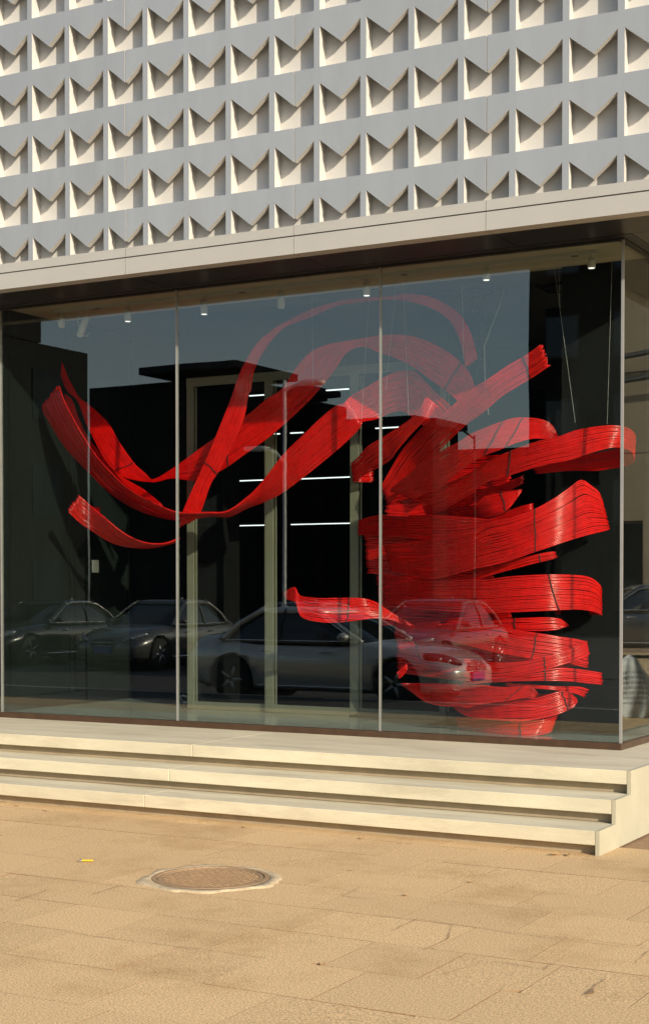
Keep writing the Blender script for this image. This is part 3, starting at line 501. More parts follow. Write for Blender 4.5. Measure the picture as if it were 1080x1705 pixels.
# inner doors: a khaki frame of four posts, head and bottom rail
dr = empty('door_frame', (0, 0, 0), parent=shop)
for xx, wd in ((-4.452, .075), (-3.613, .092), (-2.755, .082), (-1.918, .058)):
    mb = MB(); mb.box(xx - wd / 2, xx + wd / 2, 1.123, 1.145, ZF + .002, 3.45); mb.build('door_post', M['khaki'], dr, bevel=.003)
    mb = MB(); mb.box(xx + wd / 2 + .012, xx + wd / 2 + .026, 1.135, 1.145, ZF + .07, 3.44); mb.build('door_edge_trim', M['khaki'], dr)
mb = MB(); mb.box(-4.49, -1.89, 1.121, 1.146, 3.451, 3.528); mb.build('door_head', M['khaki'], dr)
for a, b in ((-4.413, -3.661), (-3.565, -2.798), (-2.712, -1.949)):
    mb = MB(); mb.box(a, b, 1.126, 1.144, ZF + .002, ZF + .07); mb.build('door_rail', M['khaki'], dr)

# ------------------------------------------------------------------ lamps inside
tr = empty('lighting_track', (-2.8, .30, ZS)); tag(tr, 'thin white lighting track under the ceiling behind the window glass', 'light track')
mb = MB(); mb.box(-5.35, -.30, .285, .315, ZS - .028, ZS - .001); part(mb, 'rail', M['white_metal'], tr)
for xx in (-4.9, -3.4, -1.9, -.5):
    mb = MB(); mb.box(xx, xx + .05, .283, .317, ZS - .031, ZS - .029); part(mb, 'clip', M['plastic'], tr)
def spot(xx, zb, tilt, lab, lit):
    e = empty('spotlight', (xx, .30, ZS - .03)); tag(e, lab, 'spotlight', 'track spotlights inside the shop window')
    z = zb - (ZS - .03)
    mb = MB(); mb.cyl((0, 0, -.03), .012, .03, 10); mb.build('mount', M['white_metal'], e)
    h = MB(); n = -z - .03
    h.lathe((0, 0, z), [(.026, 0), (.03, .004), (.031, n * .5), (.028, n)], 20)
    hd = h.build('lamp_body', M['white_metal'], e, True)
    l = MB(); l.cyl((0, 0, z - .003), .0235, .004, 20); ln = l.build('lens', M['lens'] if lit else M['white_metal'], hd)
    if tilt:
        hd.location = (0, 0, -.03); hd.rotation_euler = (0, tilt, 0)
        for o in (hd, ln): pass
    return e
SP = [(-5.271, 3.939, 0, 'unlit white spotlight nearest the left end of the ceiling track', 0),
      (-4.976, 3.850, .45, 'tilted white spotlight with a hanging cable loop, second from the left end of the track', 0),
      (-4.544, 3.931, 0, 'lit spotlight just right of the tilted one on the ceiling track', 1),
      (-3.751, 3.925, 0, 'lit spotlight just right of the left glass seam', 1),
      (-2.996, 3.909, 0, 'unlit spotlight midway between the two glass seams', 0),
      (-2.207, 3.940, 0, 'lit spotlight just left of the middle glass seam', 1),
      (-1.179, 3.964, 0, 'lit spotlight above the highest cut end of the red ribbon sculpture', 1),
      (-.343, 3.971, 0, 'lit spotlight nearest the glass corner', 1)]
for s_ in SP: spot(*s_)
mb = MB(); mb.tube([(-5.10, .31, 4.06), (-5.10, .31, 3.99), (-5.07, .31, 3.90), (-5.03, .31, 3.845), (-4.99, .305, 3.84), (-4.96, .30, 3.87)], .004, 6)
tag(mb.build('lamp_cable', M['white_metal'], None, True), 'thin white cable looping below the tilted spotlight', 'cable')
LED = [((-7.45, -7.09), 4.04), ((-6.83, -6.61), 4.04), ((-5.72, -5.41), 4.04), ((-6.46, -6.39), 3.54), ((-6.23, -6.05), 3.54), ((-5.04, -4.73), 3.54),
       ((-7.354, -6.64), 2.97), ((-6.09, -5.40), 2.965), ((-7.38, -6.61), 2.40), ((-6.22, -5.40), 2.40)]
LL = ['white linear lamp high behind the left inner door', 'short white linear lamp beside the great arch', 'white linear lamp under the top of the right inner door',
      'tiny white linear lamp end behind the broad ribbon', 'short white linear lamp just left of the long cut ribbon end', 'white linear lamp crossing behind the middle glass seam',
      'upper white linear lamp of the two in the left inner door', 'upper white linear lamp of the two in the middle inner door', 'lower white linear lamp of the two in the left inner door', 'lower white linear lamp of the two in the middle inner door']
for ((a, b), z), l in zip(LED, LL):
    e = empty('linear_lamp', ((a + b) / 2, 6.0, z)); tag(e, l, 'linear lamp', 'linear lamps in the dark hall behind the doors')
    mb = MB(); mb.box(a, b, 5.985, 6.015, z - .006, z + .005); part(mb, 'diffuser', M['led'], e)
    mb = MB(); mb.box(a, b, 5.98, 6.02, z + .0065, z + .03)
    for xx in (a + .04, b - .04): mb.box(xx - .002, xx + .002, 5.998, 6.002, z + .03, ZS)
    part(mb, 'housing', M['plastic'], e)
# ceiling openings with loose cables
for xx, yy, wx, lab in ((-1.70, 1.35, .42, 'open ceiling hatch with loose cables hanging out'), (-1.05, 1.5, .25, 'small dark ceiling hatch right of the one with cables')):
    e = empty('ceiling_hatch', (xx, yy, ZS)); tag(e, lab, 'hatch')
    mb = MB(); mb.box(xx - wx/2, xx + wx/2, yy - .16, yy + .16, ZS - .004, ZS + .004); part(mb, 'opening', M['black'], e)
    mb = MB()
    for a in (-1, 1): mb.box(xx + a * wx/2 - .012, xx + a * wx/2 + .012, yy - .17, yy + .17, ZS - .012, ZS + .003)
    for a in (-1, 1): mb.box(xx - wx/2 + .013, xx + wx/2 - .013, yy + a * .16 - .012, yy + a * .16 + .012, ZS - .012, ZS + .003)
    part(mb, 'hatch_frame', M['pier'], e)
mb = MB(); rc = random.Random(5)
for i in range(7):
    x0 = -1.84 + i * .045; p = Vector((x0, 1.3 + rc.uniform(-.08, .08), ZS)); pts = [p.copy()]
    tx = -1.62 + rc.uniform(-.08, .08)
    for t in range(1, 9):
        pts.append(Vector((x0 + (tx - x0) * (t / 8) ** .7 + rc.uniform(-.015, .015), p.y + rc.uniform(-.03, .03), ZS - t * rc.uniform(.07, .10))))
    mb.tube(pts, rc.choice((.004, .006, .009)), 6)
tag(mb.build('cable_bundle', M['plastic'], None, True), 'tangle of grey cables hanging from the open ceiling hatch', 'cables')
mb = MB(); mb.tube([(-1.42, 1.25, ZS), (-1.47, 1.25, 3.93), (-1.56, 1.25, 3.72), (-1.60, 1.25, 3.62), (-1.59, 1.25, 3.3), (-1.56, 1.25, 3.05)], .007, 8)
tag(mb.build('conduit', M['steel'], None, True), 'thin pale bent conduit dropping from the hatch to the tower', 'conduit')
mb = MB(); mb.box(-5.715, -5.700, 1.30, 1.39, 1.76, 1.88); mb.box(-5.7, -5.698, 1.32, 1.37, 1.80, 1.84)
tag(mb.build('notice_card', M['card']), 'small white card on the dark wall left of the doors', 'card')
mb = MB(); mb.cyl((-4.9, 1.75, ZF), .06, .012, 16); mb.tube([(-4.98, 1.78, ZF + .01), (-5.0, 1.75, ZF + .05), (-4.93, 1.7, ZF + .07), (-4.86, 1.72, ZF + .05), (-4.87, 1.77, ZF + .012)], .01, 6)
tag(mb.build('floor_socket', M['white_metal'], None, True), 'small white cable outlet on the display floor near the back left corner', 'socket')

# ------------------------------------------------------------------ the ribbon sculpture
sc = empty('ribbon_sculpture', (-1.0, .5, ZF))
tag(sc, 'tall swirling sculpture of bundled red cane ribbons behind the shop glass', 'sculpture')
rr = random.Random(3)
def catmull(P, t):
    n = len(P) - 1; x = min(max(t, 0), 1) * n; i = min(int(x), n - 1); u = x - i
    p1, p2 = P[i], P[i + 1]; p0 = P[i - 1] if i else p1 * 2 - p2; p3 = P[i + 2] if i + 2 <= n else p2 * 2 - p1
    return .5 * ((2 * p1) + (p2 - p0) * u + (2 * p0 - 5 * p1 + 4 * p2 - p3) * u * u + (3 * p1 - p0 - 3 * p2 + p3) * u ** 3)
def smooth_noise(r, n=6):
    a = [r.uniform(-1, 1) for _ in range(n + 1)]
    def fn(t):
        x = t * n; i = min(int(x), n - 1); u = x - i; u = u * u * (3 - 2 * u); return a[i] * (1 - u) + a[i + 1] * u
    return fn
def ribbon(label, stations, binds):
    PT = [Vector(s[:3]) for s in stations]; PB = [Vector(s[3:]) for s in stations]
    LN = sum((PT[i + 1] + PB[i + 1] - PT[i] - PB[i]).length / 2 for i in range(len(PT) - 1))
    wid = max((a - b).length for a, b in zip(PT, PB))
    # arc-length parameter over the stations
    nl = max(10, min(90, int(LN / .035)))
    cum = [0]
    for i in range(len(PT) - 1): cum.append(cum[-1] + max(1e-4, (PT[i + 1] + PB[i + 1] - PT[i] - PB[i]).length / 2))
    def t_of(s):
        d = s * cum[-1]
        for i in range(len(cum) - 1):
            if d <= cum[i + 1]: return (i + (d - cum[i]) / (cum[i + 1] - cum[i])) / (len(cum) - 1)
        return 1.0
    def pt(s, v):
        t = t_of(min(max(s, 0), 1)); return catmull(PT, t) * (1 - v) + catmull(PB, t) * v
    def frame(s, v):
        e = .5 / nl; a, b = pt(s - e, v), pt(s + e, v); tan = (b - a).normalized()
        acr = pt(s, 1) - pt(s, 0)
        if acr.length < 1e-5: acr = Vector((0, 0, -1))
        nrm = tan.cross(acr)
        if nrm.length < 1e-6: nrm = Vector((0, -1, 0))
        nrm.normalize(); acr = nrm.cross(tan).normalized()
        return pt(s, v), tan, acr, nrm
    nr = max(4, min(30, round(wid / .0125)))
    mb = MB()
    big = LN > .35
    for k in range(nr):
        v = (k + .5) / nr; s0 = rr.uniform(0, .022) / max(LN, .2) * (1 if big else .3); s1 = 1 - rr.uniform(0, .022) / max(LN, .2) * (1 if big else .3)
        nn, nv = smooth_noise(rr, 8), smooth_noise(rr, 8); off = rr.uniform(-.0022, .0022)
        wf = rr.uniform(.93, 1.06)
        rg = []
        for i in range(nl + 1):
            s = s0 + (s1 - s0) * i / nl
            vv = min(1, max(0, v + nv(i / nl) * .28 / nr))
            p, tan, acr, nrm = frame(s, vv)
            w_ = (pt(s, 1) - pt(s, 0)).length / nr * .5 * wf
            w_ = max(w_, .0012); th = .0048
            c = p + nrm * (nn(i / nl) * .003 + off)
            rg.append([c + acr * (w_ * a) + nrm * (th * b) for a, b in ((-1, .0), (-.62, .85), (0, 1.15), (.62, .85), (1, 0), (.62, -.85), (0, -1.15), (-.62, -.85))])
        mb.rings(rg)
    o = mb.build('ribbon', M['red'], sc, True); o.location = -Vector(sc.location); tag(o, label)
    for b in binds:
        for side in (1,):
            bm_ = MB(); rg = []; n = max(6, nr)
            jit = smooth_noise(rr, 5)
            for q in range(n + 1):
                v = q / n; s = b + jit(v) * .006 / max(LN, .3)
                p, tan, acr, nrm = frame(s, v); hw = .0042
                rg.append([p + tan * hw + nrm * .012, p - tan * hw + nrm * .012, p - tan * hw - nrm * .012, p + tan * hw - nrm * .012])
            bm_.rings(rg); bm_.build('binding_cord', M['cord'], o)
for l, s_, b in RIBBONS: ribbon(l, s_, b)
for q in WIRES:
    mb = MB(); a = Vector(q[:3]); b = Vector(q[3:])
    d = (a - b).normalized(); top = a + d * ((ZS - .002 - a.z) / d.z if d.z > .5 else 0)
    mb.tube([top, a, b], .0009, 6); o = mb.build('suspension_wire', M['wire'], sc); o.location = -Vector(sc.location)

# ------------------------------------------------------------------ things on the pavement
mh = empty('manhole_cover', (-1.205, -3.50, 0)); mh.scale = (1.12, 1.12, 1); tag(mh, 'round studded manhole cover in a cement collar on the sandy pavement', 'manhole cover')
rm = random.Random(9)
mb = MB(); n = 56
ro = [.355 + rm.uniform(-.04, .05) for _ in range(n)]; ro = [(ro[i] + ro[(i+1) % n] + ro[i-1]) / 3 for i in range(n)]
def ring(rs, z): return [(r * math.cos(2*math.pi*j/n), r * math.sin(2*math.pi*j/n), z) for j, r in enumerate(rs)]
mb.rings([ring(ro, -.004), ring([r - .012 for r in ro], .007), ring([.292] * n, .009), ring([.290] * n, .002)], cap=False)
mb.build('collar', M['collar'], mh, True)
mb = MB(); mb.rings([ring([.290] * n, .001), ring([.290] * n, .012), ring([.268] * n, .012), ring([.266] * n, .003)], cap=False); mb.build('frame_ring', M['iron'], mh)
mb = MB(); mb.rings([ring([.262] * n, -.005), ring([.262] * n, .008), ring([.246] * n, .008), ring([.245] * n, .005), ring([.01] * n, .005)], cap=False)
for i in range(-9, 10):
    for j in range(-9, 10):
        px, py = i * .0262, j * .0262
        if math.hypot(px, py) < .226:
            a, b = (.0105, .0055) if (i + j) % 2 else (.0055, .0105)
            mb.box(px - a, px + a, py - b, py + b, .004, .0095)
mb.build('cover', M['iron'], mh)
li = empty('cigarette_lighter', (-2.12, -3.425, .012), R(28)); tag(li, 'small yellow cigarette lighter lying on the pavement left of the manhole', 'lighter')
mb = MB(); mb.rings([[(x, .0105 * math.cos(t), .006 * math.sin(t)) for t in [2*math.pi*j/14 for j in range(14)]] for x in (-.03, -.028, .032, .035)]); mb.build('body', M['yellow'], li, True)
mb = MB(); mb.box(-.044, -.0305, -.009, .009, -.005, .005); mb.build('cap', M['steel'], li, bevel=.001)
mb = MB(); mb.cyl((-.041, -.006, .005), .0035, .012, 10, axis='y'); mb.build('wheel', M['plastic'], li)
lab = ['curled dry leaf against the bottom step near its right end', 'pale straw wisp at the right end of the bottom step', 'broken leaf under the bottom step right of the manhole', 'tiny dry scrap under the bottom step above the manhole',
       'dry fleck on the slabs in front of the right end of the steps', 'dark wedge shaped chip on the slabs at lower right', 'pale flattened scrap on a slab right of the middle', 'dry scrap at the foot of the steps near the left edge']
pos = [(.20, -1.86, .10), (.27, -1.84, .07), (-1.1, -1.90, .06), (-2.0, -1.88, .05), (.1, -2.9, .05), (.28, -4.9, .045), (-.05, -3.4, .05), (-4.0, -1.84, .05)]
for (x, y, s_), l in zip(pos, lab):
    mb = MB(); rg = []
    a0 = rm.uniform(0, 3.1); ca, sa = math.cos(a0), math.sin(a0); curl = rm.uniform(.15, .5)
    for i in range(7):
        u = (i / 6 - .5) * s_; wv = s_ * .22 * math.sin(math.pi * (i + .6) / 7.2)
        zz = .005 + curl * (abs(u) ** 2) / s_ * 1.4
        rg.append([(x + ca * u - sa * k * wv, y + sa * u + ca * k * wv, zz + abs(k) * wv * .35 + dz) for k, dz in ((-1, 0), (0, 0), (1, 0), (1, .0012), (0, .0012), (-1, .0012))])
    mb.rings(rg); tag(mb.build('dry_litter', M['straw'], None), l, 'litter', 'dry litter on the pavement')

# ------------------------------------------------------------------ cars (seen in the glass)
def finish(o):
    dg = bpy.context.evaluated_depsgraph_get(); dg.update()
    me = bpy.data.meshes.new_from_object(o.evaluated_get(dg)); o.modifiers.clear(); o.data = me
    for p in me.polygons: p.use_smooth = True
def car(loc, rz, paint, lab, L=4.6, W=1.80, H=1.44, suv=False, head='lamp_clear', emblem=False):
    root = empty('parked_car', loc, rz); tag(root, lab, 'car', 'parked cars mirrored in the shop glass')
    hw = W / 2; up = .16 if suv else 0
    st_ = [(-.5,.55,.80,.34,.62),(-.492,.72,.90,.28,.8),(-.46,.86,.985,.22,.93),(-.40,.95,1.02,.2,.98),(-.30,.985,1.03,.18,1.0),(-.15,1.0,.985,.17,1.0),(0,1.0,.965,.17,1.0),(.12,1.0,.955,.17,1.0),
           (.20,1.0,.94,.17,1.0),(.28,.985,.90,.17,.995),(.36,.95,.855,.18,.985),(.42,.89,.80,.2,.96),(.46,.80,.735,.21,.90),(.487,.66,.66,.24,.78),(.5,.5,.58,.30,.62)]
    mb = MB(); rg = []
    for u, wt, zt, zb, wm in st_:
        x = u * L; a = hw * wm; t = hw * wt * .93; zt = zt + up; zb = zb + up * .6; zm = zb + (zt - zb) * .55
        half = [(0, zb), (a * .78, zb), (a * .95, zb + .05), (a * .99, zb + (zm - zb) * .45), (a, zm), (a * .985, zm + (zt - zm) * .45), (t * .95, zt - .05), (t * .82, zt - .008), (t * .45, zt + .012), (0, zt + .018)]
        rg.append([(x, y, z) for y, z in half] + [(x, -y, z) for y, z in half[-2:0:-1]])
    mb.rings(rg); body = mb.build('body', paint, root, True)
    ss = body.modifiers.new('s', 'SUBSURF'); ss.levels = 2; ss.render_levels = 2
    cut = []; wr = .335 + up * .15; wx = (-.30 * L, .305 * L)
    for xx in wx:
        c = MB(); c.cyl((xx, -hw - .3, wr + .01), wr + .055, W + .6, 32, axis='y'); co = c.build('wheel_well', M['plastic'], root); cut.append(co)
        bo = body.modifiers.new('b', 'BOOLEAN'); bo.operation = 'DIFFERENCE'; bo.object = co; bo.solver = 'EXACT'
    finish(body)
    for co in cut: bpy.data.objects.remove(co)
    mb = MB()
    for xx in wx: mb.cyl((xx, -hw + .25, wr + .01), wr + .06, W - .5, 20, axis='y')
    mb.box(-.42 * L, .42 * L, -hw * .8, hw * .8, .2 + up * .6, .3 + up * .6); mb.build('underbody', M['plastic'], root)
    # cabin: plan loops from belt to roof
    zb = .93 + up; zr = H
    lv = [(zb - .06, -.41, .225, .93), (zb, -.40, .205, .915), (zb + (zr - zb) * .45, -.335, .115, .83), (zb + (zr - zb) * .8, -.255, .035, .735), (zr - .03, -.215, -.005, .68), (zr - .005, -.17, -.05, .56), (zr, -.13, -.08, .3)]
    if suv: lv = [(z, r - .08 * (1 if i < 5 else .9), f + .02, w_ + (.04 if i > 1 else 0)) for i, (z, r, f, w_) in enumerate(lv)]
    def loop(z, r, f, w_, n=40, e=.36):
        cx_, rx = (r + f) / 2 * L, (f - r) / 2 * L; out = []
        for j in range(n):
            t = 2 * math.pi * (j + .5) / n; c_, s__ = math.cos(t), math.sin(t)
            out.append(Vector((cx_ + rx * math.copysign(abs(c_) ** e, c_), hw * w_ * math.copysign(abs(s__) ** e, s__), z)))
        return out
    mb = MB(); mb.rings([loop(*q) for q in lv]); mb.build('window_glass', M['carglass'], root, True)
    mb = MB(); rl = [loop(q[0] + .008, q[1] - .002, q[2] + .002, q[3] + .012) for q in lv[3:]]; mb.rings(rl, cap=True); mb.build('roof', paint, root, True)
    def on(zf, xu, side):            # a point on the cabin side: zf 0..1 between belt and roof, xu -1..1 rear to front
        z = zb + (zr - .03 - zb) * zf
        for q, q2 in zip(lv[1:], lv[2:]):
            if q[0] - 1e-6 <= z <= q2[0] + 1e-6:
                k = (z - q[0]) / (q2[0] - q[0]); r = q[1] + (q2[1] - q[1]) * k; f = q[2] + (q2[2] - q[2]) * k; w_ = q[3] + (q2[3] - q[3]) * k
                return Vector((((r + f) / 2 + (f - r) / 2 * xu) * L, side * hw * (w_ + .006), z))
        return Vector((0, 0, z))
    for s in (-1, 1):
        for xu, rad in ((.93, .030), (-.06, .028), (-.80, .05)):
            mb = MB(); mb.tube([on(i / 8, xu, s) for i in range(9)], [rad * (1 - .15 * i / 8) for i in range(9)], 8); mb.build('pillar', M['plastic'] if abs(xu) < .2 else paint, root, True)
        ar = [on(.02, -.86, s)] + [on(i / 6, -.84 + .02 * i, s) for i in range(1, 6)] + [on(.98, x_, s) for x_ in (-.6, -.3, 0, .3, .6)] + [on(1 - i / 6, .82 + .01 * i, s) for i in range(1, 6)] + [on(.02, .9, s)]
        mb = MB(); mb.tube([p + Vector((0, s * .012, 0)) for p in ar], .011, 6); mb.tube([on(.02, -.86 + .176 * i, s) + Vector((0, s * .014, .0)) for i in range(11)], .010, 6)
        mb.build('window_trim', M['chrome'], root, True)
        mb = MB(); c = on(.1, .80, s) + Vector((0, s * .13, .03)); mb.ell(c, .085, .11, .065); mb.build('wing_mirror', paint, root, True)
        for xx in (.06, -.16):
            mb = MB(); mb.tube([(xx * L - .09, s * (hw + .004), .78 + up), (xx * L - .05, s * (hw + .018), .785 + up), (xx * L + .06, s * (hw + .018), .785 + up), (xx * L + .1, s * (hw + .004), .78 + up)], .012, 8); mb.build('door_handle', M['chrome'], root, True)
        mb = MB(); mb.tube([(-.19 * L, s * (hw + .001), .27 + up * .6), (.2 * L, s * (hw + .001), .27 + up * .6)], .012, 6); mb.build('sill_trim', M['chrome'], root)
        # headlamp follows the front corner
        pts = []
        for i in range(9):
            u = i / 8; pts.append((L * (.485 - .085 * u ** 1.3), s * hw * (.50 + .41 * u ** .75), .635 + up + .115 * u))
        mb = MB(); rg = []
        for i, p in enumerate(pts):
            h_ = .075 * math.sin(math.pi * (i + .9) / 9.9) ** .7 + .012
            rg.append([(p[0] + .035 * math.cos(t), p[1] + s * .012 * math.cos(t), p[2] + h_ * math.sin(t)) for t in [2*math.pi*j/10 for j in range(10)]])
        mb.rings(rg); hl = mb.build('headlight', M[head], root, True)
        mb = MB()
        for i in (3, 5): mb.ell((pts[i][0] + .018, pts[i][1] + s * .004, pts[i][2]), .028, .03, .03)
        mb.build('bulb_lens', M['chrome'], hl, True)
        mb = MB(); mb.ell((.462 * L, s * hw * .60, .345 + up), .07, .20, .085, p=.8); fi = mb.build('bumper_intake', M['plastic'], root, True)
        mb = MB(); mb.tube([(.475 * L + .03 * math.cos(t) * 0 + .055 * max(0, 1 - abs(math.cos(t)) * .6), s * (hw * .60 + .20 * math.cos(t)), .345 + up + .085 * math.sin(t)) for t in [math.pi + math.pi * j / 10 for j in range(11)]], .011, 6)
        mb.build('intake_trim', M['chrome'] if emblem else paint, fi, True)
        mb = MB(); mb.ell((-.476 * L, s * hw * .70, .80 + up), .07, .22, .07, p=.8); mb.build('tail_light', M['lamp_red'], root, True)
        for xx in wx:
            y = s * (hw - .11)
            we = empty('wheel', (xx, y, wr + .005), parent=root)
            mb = MB(); mb.lathe((0, -.1, 0), [(wr * .66, 0), (wr * .94, .0), (wr, .03), (wr, .17), (wr * .94, .2), (wr * .66, .2)], 32, 'y'); mb.build('tyre', M['tyre'], we, True)
            mb = MB(); yo = .085 * s
            mb.lathe((0, yo - .012, 0), [(wr * .62, 0), (wr * .66, .012), (wr * .60, .024), (wr * .58, .006)], 28, 'y'); mb.cyl((0, yo - .01, 0), wr * .14, .022, 16, axis='y')
            for k in range(5):
                t = 2 * math.pi * k / 5
                mb.tube([(wr * .1 * math.cos(t), yo, wr * .1 * math.sin(t)), (wr * .6 * math.cos(t), yo, wr * .6 * math.sin(t))], [.035, .022], 6)
            mb.build('rim', M['rim'], we, True)
    # grille with its badge, plate
    mb = MB(); rg = []
    for y_ in [(-.33 + .066 * i) for i in range(11)]:
        xx = .5 * L - .022 - .10 * (abs(y_) / hw) ** 2; h_ = .095 * (1 - (abs(y_) / .345) ** 4) + .012
        rg.append([(xx + dx + .03, y_, .565 + up + dz * h_) for dx, dz in ((0, -1), (.012, -.5), (.005, .3), (-.03, 1), (-.07, 1), (-.07, -1))])
    mb.rings(rg); gr = mb.build('grille', M['plastic'], root)
    mb = MB()
    for dz in (-.045, .035): mb.tube([(.5 * L + .018 - .10 * (abs(y_) / hw) ** 2 - dz * .2, y_, .565 + up + dz) for y_ in (-.29, -.2, -.1, 0, .1, .2, .29)], .008, 6)
    mb.build('grille_bar', M['chrome'], gr, True)
    if emblem:
        mb = MB(); c = Vector((.5 * L + .03, 0, .575 + up)); rad = .075
        mb.tube([c + Vector((0, rad * math.cos(t), rad * math.sin(t))) for t in [2*math.pi*j/24 for j in range(25)]], .008, 6)
        for k in range(3):
            t = math.pi / 2 + 2 * math.pi * k / 3; mb.tube([c, c + Vector((0, rad * math.cos(t), rad * math.sin(t)))], [.013, .005], 6)
        mb.build('star_badge', M['chrome'], gr, True)
    mb = MB(); mb.box(.5 * L + .0, .5 * L + .03, -.22, .22, .375 + up, .505 + up); pl = mb.build('number_plate', M['plate'], root, bevel=.004)
    mb = MB(); mb.ell((.46 * L, 0, .30 + up), .09, .30, .06, p=.8); mb.build('lower_intake', M['plastic'], root, True)
    # roof aerial
    mb = MB(); mb.rings([[(-.2 * L + a, b, zr - .01 + c) for a, b, c in q] for q in (((-.07, -.012, 0), (.06, -.012, 0), (.06, .012, 0), (-.07, .012, 0)), ((-.07, -.004, .06), (-.03, -.004, .05), (-.03, .004, .05), (-.07, .004, .06)))]); mb.build('aerial_fin', paint, root)
    return root
RZ = -.12
car((-7.72, -9.95, RZ), 0, M['paint_white'], 'white saloon with chrome star badge and dark headlights, mirrored large in mid glass', head='lamp_dark', emblem=True)
car((-15.9, -16.9, RZ), R(88), M['paint_silver'], 'silver hatchback facing the shop, reflected left of the left glass seam', L=4.3, W=1.78, H=1.47)
car((-19.2, -17.0, RZ), R(91), M['paint_black'], 'black saloon with chrome window edge, reflected at the far left of the glass', L=4.7)
car((-12.7, -17.2, RZ), R(90), M['paint_dark'], 'dark grey saloon mostly hidden behind the white saloon in the reflection', L=4.6)
car((-9.4, -17.0, RZ), R(89), M['paint_dark'], 'dark car with a shiny windscreen pillar, mirrored behind the saloon nose', L=4.5, H=1.5)
car((7.4, 24.0, 0), R(-26), M['paint_silver'], 'tall silver off-roader reflected in the side glass beyond the corner', L=4.6, W=1.86, H=1.68, suv=True)
car((9.4, 30.0, 0), R(-24), M['paint_white'], 'white car seen over the roof of the silver off-roader in the side glass', L=4.5, H=1.62, suv=True)

# ------------------------------------------------------------------ the far side of the street (seen in the glass)
def lamp_post(x, y, h, arms, m, lab):
    e = empty('street_lamp', (x, y, RZ)); tag(e, lab, 'street lamp')
    mb = MB(); mb.tube([(0, 0, 0), (0, 0, .5), (0, 0, h)], [.04, .034, .028], 12); mb.build('post', m, e, True)
    for z, dx, dz in arms:
        mb = MB(); mb.tube([(0, 0, z), (dx * .5, 0, z + dz * .7), (dx, 0, z + dz)], .03, 8); ar = mb.build('arm', m, e, True)
        mb = MB(); c = Vector((dx, 0, z + dz)); s = 1 if dx > 0 else -1
        mb.rings([[c + Vector((s * u, b * w_, a * t_)) for b, a in ((-1, -1), (1, -1), (1, 1), (-1, 1))] for u, w_, t_ in ((-.03, .04, .03), (.08, .10, .045), (.38, .11, .04), (.46, .05, .02))])
        mb.build('lamp_head', m, ar, True)
    return e
lamp_post(-10.75, -13.5, 5.5, ((5.3, .35, .12), (4.0, -.38, .28)), M['pole'], 'sunlit pale street lamp with two arms, its thin post reflected between the glass seams')
lamp_post(-14.6, -31.0, 6.2, ((6.1, -.7, .35),), M['black'], 'distant dark street lamp reflected over the tower of ribbons')

def block(x0, x1, y, depth, h, m, lab, slab=None, fl=3.1, parapet=True, rows=None):
    e = empty('street_building', ((x0 + x1) / 2, -y, 0)); tag(e, lab, 'building')
    mb = MB(); mb.box(x0, x1, -y - depth, -y, -.1, h); part(mb, 'wall', m, e)
    if parapet:
        mb = MB(); mb.box(x0 - .25, x1 + .25, -y - depth - .25, -y + .28, h + .002, h + .22); part(mb, 'roof', M['roofd'], e)
    if slab:
        a, b, z0, z1, ovh = slab; mb = MB(); mb.box(a + .5, b - .6, -y - depth * .8, -y - .3, h + .225, z0); mb.box(a, b, -y - depth * .8, -y + ovh, z0 + .002, z1); part(mb, 'roof_house', M['roofd'], e)
    nx = max(1, int((x1 - x0) / 2.2)); nz = max(1, int((h - .6) / fl)); cnt = 0
    for i in range(nx):
        for k in range(nz):
            cx_ = x0 + (x1 - x0) * (i + .5) / nx; z0 = .9 + k * fl
            if cnt >= 40 or z0 + 1.6 > h: continue
            cnt += 1
            mb = MB(); mb.box(cx_ - .62, cx_ + .62, -y + .004, -y + .05, z0, z0 + 1.5); wn = part(mb, 'window', M['win'], e)
            mb = MB()
            for a, b, c, d in ((-.68, -.621, z0 - .06, z0 + 1.56), (.621, .68, z0 - .06, z0 + 1.56), (-.62, .62, z0 + 1.501, z0 + 1.56), (-.66, .66, z0 - .12, z0 - .001)):
                mb.box(cx_ + a, cx_ + b, -y + .003, -y + .09, c, d)
            f_ = mb.build('window_frame', M['roofd'], wn)
    return e
# wall running away along the street at far left
e = empty('street_building', (-33, -22, 0)); tag(e, 'long dark building with stepped eaves running away at the left of the reflection', 'building')
mb = MB(); mb.box(-40, -28, -30, -12, -.1, 9.3); part(mb, 'wall', M['unlit_wall'], e)
mb = MB(); mb.box(-40, -27.95, -27.6, -12, 9.32, 10.05); part(mb, 'upper_storey', M['unlit_wall'], e)
mb = MB(); mb.box(-40, -27.75, -27.4, -11.8, 10.06, 10.35); part(mb, 'roof', M['roofd'], e)
for i in range(6):
    for k in range(3):
        mb = MB(); mb.box(-27.998, -27.95, -28.6 + i * 2.8, -27.2 + i * 2.8, .9 + k * 3, 2.5 + k * 3); part(mb, 'window', M['win'], e)
block(-34.1, -27.3, 38.0, 5, 9.45, M['wallA'], 'dark building with an oversailing roof slab, reflected left of the left glass seam', slab=(-31.3, -26.9, 9.72, 10.0, .6), parapet=False)
block(-28.6, -25.0, 40.0, 2.5, 8.65, M['wallB'], 'narrow dark building with flat eaves reflected behind the lamp post head', slab=(-27.6, -25.0, 8.98, 9.2, .3), parapet=False)
block(-25.2, -21.4, 41.0, 2.0, 7.75, M['wallA'], 'low dark building reflected right of the lamp post head')
block(-21.4, -18.25, 36.0, 2.0, 7.0, M['wallB'], 'low dark building reflected at the middle glass seam')
block(-21.0, -15.5, 43.0, 6, 6.6, M['wallA'], 'lowest dark building reflected behind the ribbon tower')
block(-18.0, -7.5, 44.0, 12, 19.0, M['wallB'], 'tall dark tower block filling the right of the reflection')
